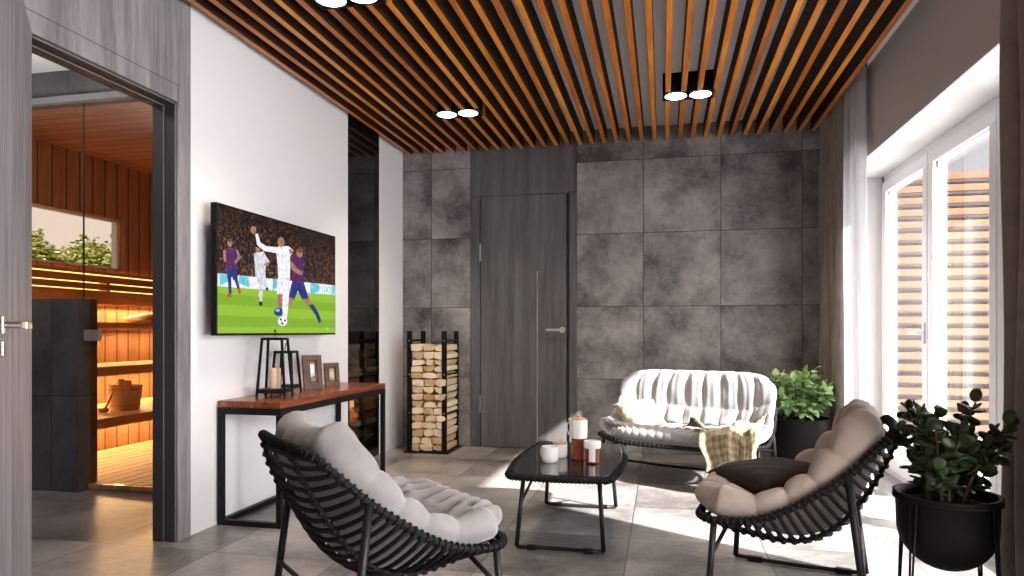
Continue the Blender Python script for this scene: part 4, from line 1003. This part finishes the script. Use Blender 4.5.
sofa_cushion = cushion(sofa_shell, 'seat_cushion', M['white_fabric'], sofa, lerp_tab([(0, .11), (.15, .125), (.42, .085), (.6, .115), (1.0, .125)]), [0.40, 0.55, 0.735], zones, u1=1.045, vmax=1.07, nu=140, nv=170, depth=0.25, fold=0.035, pinch=0.008, corner=0.06, folds_n=44, wrinkle=0.045, seed=8, pa_k=0.8)

# ------------------------------------------------------------------ cushions and throw
def pillow_mesh(a, b, th, n=34, pinch=0.07, seed=1, wr=0.02):
    rnd = random.Random(seed); ph = [rnd.random()*6 for _ in range(6)]
    def f(sg):
        def g(u, v):
            x, y = 2*u-1, 2*v-1
            if sg < 0: y = -y
            e = max(0, (1-x**4)*(1-y**4))**0.62
            px = a*x*(1-pinch*(1-y*y)*abs(x)) ; py = b*y*(1-pinch*(1-x*x)*abs(y))
            w_ = 1 + wr*math.sin(7*x+ph[0])*math.cos(6*y+ph[1]) + wr*1.5*math.sin(11*(x+y)+ph[2])
            return (px, py, sg*th*e*w_)
        return g
    return MB().grid(f(1), n, n).grid(f(-1), n, n)
P1 = thing('scatter_cushion', 'cream linen cushion leaning in the left corner of the sofa', 'cushion', (0, 0, 0))
po = pillow_mesh(0.155, 0.155, 0.055, pinch=0.12, seed=2, wr=0.04).build('cover', M['cream_fabric'], P1, smooth=True, weld=True)
P2 = thing('scatter_cushion', 'dark brown cushion lying on the beige lounge chair', 'cushion', (0, 0, 0))
pillow_mesh(0.172, 0.205, 0.050, pinch=0.05, seed=5).build('cover', M['brown_fabric'], P2, smooth=True, weld=True)
sofa_m = Matrix.Translation(sofa.location) @ Matrix.Rotation(sofa.rotation_euler[2], 4, 'Z')
sofa_s = sofa_m @ Matrix.Diagonal((1, 0.955, 1, 1))
P1.matrix_world = sofa_m @ Matrix.Translation((0.02, -0.335, 0.418)) @ Matrix.Rotation(math.radians(25), 4, 'Z') @ Matrix.Rotation(math.radians(30), 4, 'Y') @ Matrix.Rotation(math.radians(14), 4, 'Z')
ch_m = Matrix.Translation(CH2.location) @ Matrix.Rotation(CH2.rotation_euler[2], 4, 'Z')
P2.matrix_world = ch_m @ Matrix.Translation((0.090, -0.02, 0.446)) @ Matrix.Rotation(math.radians(5), 4, 'Y') @ Matrix.Rotation(math.radians(40), 4, 'Z')

bm_ = bmesh.new(); bm_.from_mesh(sofa_cushion.data); bvh = BVHTree.FromBMesh(bm_); bm_.free()
def drape(x, y):
    h_ = bvh.ray_cast(Vector((x, y, 1.5)), Vector((0, 0, -1)))
    return h_[0].z if h_[0] is not None else None
# throw: strip draped over the seat front, sofa local x forward, y to the sitter's left
zc = np.full((60, 60), -1.0); gx = np.linspace(-0.24, 0.46, 60); gy = np.linspace(-0.60, 0.60, 60)
for i, x in enumerate(gx):
    for j, y in enumerate(gy):
        z = drape(x, y); zc[i, j] = z if z is not None else -1.0
zs2 = zc.copy()
for _ in range(3):
    pad = np.pad(zs2, 1, mode='edge'); avg = sum(pad[a_:a_+60, b_:b_+60] for a_ in range(3) for b_ in range(3))/9
    zs2 = np.where(zc > 0, np.maximum(zc, np.minimum(avg, zc+0.02)), zs2)
def seat_z(x, y):
    i = min(59, max(0, int(round((x+0.24)/0.70*59)))); j = min(59, max(0, int(round((y+0.60)/1.20*59))))
    return zs2[i, j]
def front_x(y):
    best = 0.3
    for i, x in enumerate(gx):
        j = min(59, max(0, int(round((y+0.60)/1.20*59))))
        if zc[i, j] > 0.25: best = x
    return best
def throw_pt(u, v):
    # u 0 at the back .. 1 at the hanging hem ; v across
    yb = -0.05 + 0.60*v                      # on the seat: wide and bunched
    yh = 0.26 + 0.29*v                     # hanging
    L = 0.33 + 0.03*math.sin(5*v); H = 0.235 - 0.05*v + 0.015*math.sin(11*v)
    s_ = u*(L+H+0.05)
    yy = yb + (yh-yb)*min(1, s_/L)
    yy += (0.030*math.sin(7*u+1.0) + 0.012*math.sin(17*u))*(1-1.6*v) - 0.05*max(0, u-0.6)*(1-2*v)
    fx_ = front_x(yy)
    x = fx_ - L + s_
    fold = 0.013*math.sin(v*15+2.0*u) + 0.006*math.sin(v*27+1)
    if x < fx_-0.03:
        z = seat_z(x, yy) + 0.012 + abs(fold)*0.9 + 0.05*max(0, math.sin(v*9+5*u))*math.exp(-((u-0.22)/0.22)**2)
        return (x, yy, z)
    s2 = s_ - (L-0.03); 
    z0 = seat_z(fx_-0.03, yy) + 0.012 + abs(fold)*0.9
    ang = min(1, s2/0.07)*PI/2
    xx = fx_-0.03 + 0.062*math.sin(ang) + fold*1.1*min(1, s2/0.1); zz = z0 - 0.03*(1-math.cos(ang)) - max(0, s2-0.05)*1.0
    return (xx + 0.028, yy, zz)
mb = MB().grid(throw_pt, 80, 60)
mb.uv = [(i/80*0.55, j/60*0.38) for i in range(81) for j in range(61)]
th_ = mb.build('throw_blanket', M['plaid'], smooth=True, solid=0.006); th_.matrix_world = sofa_s
tag(th_, 'straw coloured checked throw blanket hanging over the sofa front', 'blanket')

# ------------------------------------------------------------------ plants
def leaf_into(mb, p, dirv, ln, wd, th, rnd, thick=True):
    d_ = Vector(dirv).normalized(); sd = d_.cross(Vector((rnd.uniform(-.4, .4), rnd.uniform(-.4, .4), 1))).normalized(); up = sd.cross(d_)
    if thick:
        sd = (sd + up*rnd.gauss(0, 0.8)).normalized(); up = sd.cross(d_)
    R_ = Matrix((d_, sd, up)).transposed(); c = Vector(p) + d_*ln*0.5
    if thick: mb.ball(c, 1.0, 9, 5, (ln*0.5, wd*0.5, th), R_)
    else:
        vs = []
        prof = ((0, 0), (.22, .42), (.5, .5), (.78, .34), (1, 0))
        for t_, w_ in prof:
            bend = -0.25*ln*t_*t_
            for s_ in (-1, 0, 1): vs.append(Vector(p) + d_*ln*t_ + sd*wd*w_*s_ + up*(bend + abs(s_)*0.12*wd*w_*2))
        fs = []
        for i in range(4):
            for j in range(2): fs.append((i*3+j, (i+1)*3+j, (i+1)*3+j+1, i*3+j+1))
        mb.add(vs, fs)
def bush(root, base_z, rad, hgt, n_br, seed, ln, wd, m, thick, tilt=0.9, leaves=7, sub=3, stem_r=0.008, flat=1.0, spread=0.02, start=0.30):
    rnd = random.Random(seed); st = MB(); lf_ = MB()
    for i in range(n_br):
        a_ = 2*PI*(i+rnd.uniform(-.3, .3))/n_br; out = rad*rnd.uniform(0.25, 0.95)*tilt; h_ = hgt*rnd.uniform(0.55, 1.0)*(1-0.35*(out/rad)**2)
        p0 = Vector((math.cos(a_)*spread, math.sin(a_)*spread, base_z-0.01)); p3 = Vector((math.cos(a_)*out, math.sin(a_)*out*flat, base_z+h_))
        p1 = p0 + Vector((p3.x*0.25, p3.y*0.25, h_*0.45)); 
        pts = [Vector(p) for p in crspline([tuple(p0), tuple(p1), tuple(p3)], 10)]
        st.tube(pts, [stem_r*(1-0.6*k/9) for k in range(10)], 6)
        tips = [(pts, start)]
        for k in range(sub):
            q = pts[rnd.randint(3, 8)]; b2 = rnd.random()*6.28; l2 = hgt*rnd.uniform(0.15, 0.32)
            e = q + Vector((math.cos(b2)*l2*0.8, math.sin(b2)*l2*0.8, l2*rnd.uniform(0.3, 1.0)))
            mid = (q+e)/2 + Vector((0, 0, -0.012)); ps = [Vector(p) for p in crspline([tuple(q), tuple(mid), tuple(e)], 6)]
            st.tube(ps, [stem_r*0.45]*6, 5); tips.append((ps, 0.15))
        for ps, beg in tips:
            T_ = (ps[-1]-ps[-2]).normalized()
            for k in range(leaves):
                f = beg + (1-beg)*k/(leaves-1); q = ps[min(len(ps)-1, int(f*(len(ps)-1)))]
                b2 = k*2.4 + rnd.uniform(-.4, .4); o1 = T_.orthogonal().normalized(); o2 = T_.cross(o1)
                dv = o1*math.cos(b2) + o2*math.sin(b2) + T_*(0.35 if k < leaves-2 else 1.0)
                leaf_into(lf_, q, dv, ln*rnd.uniform(0.75, 1.15), wd*rnd.uniform(0.8, 1.15), 0.0045, rnd, thick)
    st.build('stems', M['stem'], root, smooth=True); lf_.build('foliage', m, root, smooth=True)
# near plant in a bowl on a wire stand
PX, PY, RZ, RR = 0.872, 2.395, 0.494, 0.142
stand = thing('plant_stand', 'thin black wire plant stand holding the round black planter', 'plant stand', (PX, PY, 0))
smooth_angle(MB().lathe([(RR+0.003, -0.004), (RR+0.009, -0.004), (RR+0.009, 0.004), (RR+0.003, 0.004)], (0, 0, RZ-0.016), 48, True).build('ring', M['black'], stand, weld=True))
for k in range(4):
    a_ = math.radians(35+90*k)
    for da in (-0.06, 0.06):
        MB().tube([((RR+0.006)*math.cos(a_+da), (RR+0.006)*math.sin(a_+da), RZ-0.016), ((RR+0.03)*math.cos(a_), (RR+0.03)*math.sin(a_), 0.003)], 0.0035, 6).build('leg', M['black'], stand, smooth=True)
smooth_angle(MB().lathe([(RR+0.026, 0), (RR+0.034, 0), (RR+0.034, 0.008), (RR+0.026, 0.008)], (0, 0, 0.0), 48, True).build('base_ring', M['black'], stand, weld=True))
pp = thing('potted_jade_plant', 'dark green jade plant in a round black planter at right foreground', 'potted plant', (PX, PY, 0))
prof = [(0.0, RZ-0.240)] + [(RR*math.sin(t_)*0.985, RZ-0.10-0.140*math.cos(t_)) for t_ in np.linspace(0.12, PI/2, 12)] + [(RR, RZ-0.02), (RR+0.006, RZ-0.012), (RR+0.008, RZ), (RR-0.004, RZ), (RR-0.010, RZ-0.03), (RR-0.012, RZ-0.05)]
MB().lathe(prof, n=56).build('planter', M['pot'], pp, smooth=True)
MB().lathe([(RR-0.011, RZ-0.034), (RR*0.6, RZ-0.024), (0, RZ-0.020)], n=40).build('soil', M['soil'], pp, smooth=True)
bush(pp, RZ-0.02, 0.20, 0.295, 11, 12, 0.048, 0.038, M['jade_leaf'], True, leaves=9, sub=4, stem_r=0.007, spread=0.05, start=0.14)
# far plant
bp_ = thing('potted_shrub', 'bright green leafy shrub in a black cylinder planter by the sofa', 'potted plant', (0.935, 5.10, 0))
smooth_angle(MB().lathe([(0.175, 0), (0.182, 0.004), (0.196, 0.395), (0.196, 0.405), (0.184, 0.405), (0.180, 0.36)], n=48).build('planter', M['pot'], bp_))
MB().lathe([(0.182, 0.368), (0.1, 0.376), (0, 0.378)], n=36).build('soil', M['soil'], bp_, smooth=True)
bush(bp_, 0.375, 0.27, 0.34, 24, 21, 0.075, 0.048, M['bright_leaf'], False, leaves=9, sub=4, stem_r=0.006)

# ------------------------------------------------------------------ curtains
def curtain(name, y0, y1, x, amp, n, label, seed, flare=0.0):
    rnd = random.Random(seed); ph = rnd.random()*6
    def f(u, v):
        y = y0 + (y1-y0)*u; fz = v
        a_ = amp*(0.75+0.25*math.sin(3*u*PI+ph))
        w_ = math.sin(2*PI*n*u+ph + 0.35*math.sin(2.2*v+3*u)) ; w_ = math.copysign(abs(w_)**0.75, w_)
        return (x + a_*w_*(0.8+0.3*(1-v)) + 0.008*math.sin(9*v+12*u), y + 0.012*math.sin(2*PI*n*u*2+ph) + (u-0.5)*flare*(1-v), 0.012 + (ZC-0.015)*v)
    o = MB().grid(f, int(n*22), 24).build(name, M['curtain'], smooth=True, solid=0.004)
    return tag(o, label, 'curtain', 'taupe curtains')
curtain('curtain', 4.96, 5.66, 1.195, 0.045, 6, 'full length taupe curtain gathered in the back corner', 3, 0.0)
curtain('curtain', 1.85, 2.645, 1.132, 0.034, 6, 'full length taupe curtain at the right edge behind the jade plant', 4, 0.0)

def sheer(label):
    def f(u, v):
        y = 4.64 + 0.33*u; w_ = math.sin(2*PI*4*u+0.5)
        return (1.215 + 0.030*w_ + 0.004*math.sin(7*v), y + 0.01*math.sin(2*PI*10*u) - 0.16*(1-u)*(1-v)**1.5, 0.012 + (ZC-0.015)*v)
    o = MB().grid(f, 90, 20).build('curtain', M['sheer'], smooth=True, solid=0.003); tag(o, label, 'curtain')
sheer('white sheer curtain hanging beside the far taupe curtain at the garden door')
# ------------------------------------------------------------------ outside: slatted screen and rendered wall
ps_ = thing('slat_screen', 'orange sunlit horizontal slat screen across the terrace', 'screen', (0, 7.5, -0.03))
sl_ = MB()
for k in range(22): sl_.box((2.05, -0.02, 0.06+k*0.118), (5.2, 0.005, 0.06+k*0.118+0.062))
sl_.build('slats', M['screen_wood'], ps_)
for x in (2.05, 3.6, 5.12): MB().box((x, 0.005, 0), (x+0.08, 0.07, 2.62)).build('post', M['screen_back'], ps_)
MB().box((2.05, 0.07, 0), (5.2, 0.085, 2.6)).build('backing', M['screen_back'], ps_)
struct('wall_neighbour', MB().box((2.7, 8.2, -0.03), (7.5, 8.5, 3.7)), M['render_wall'], 'grey rendered wall beyond the slat screen', 'wall')
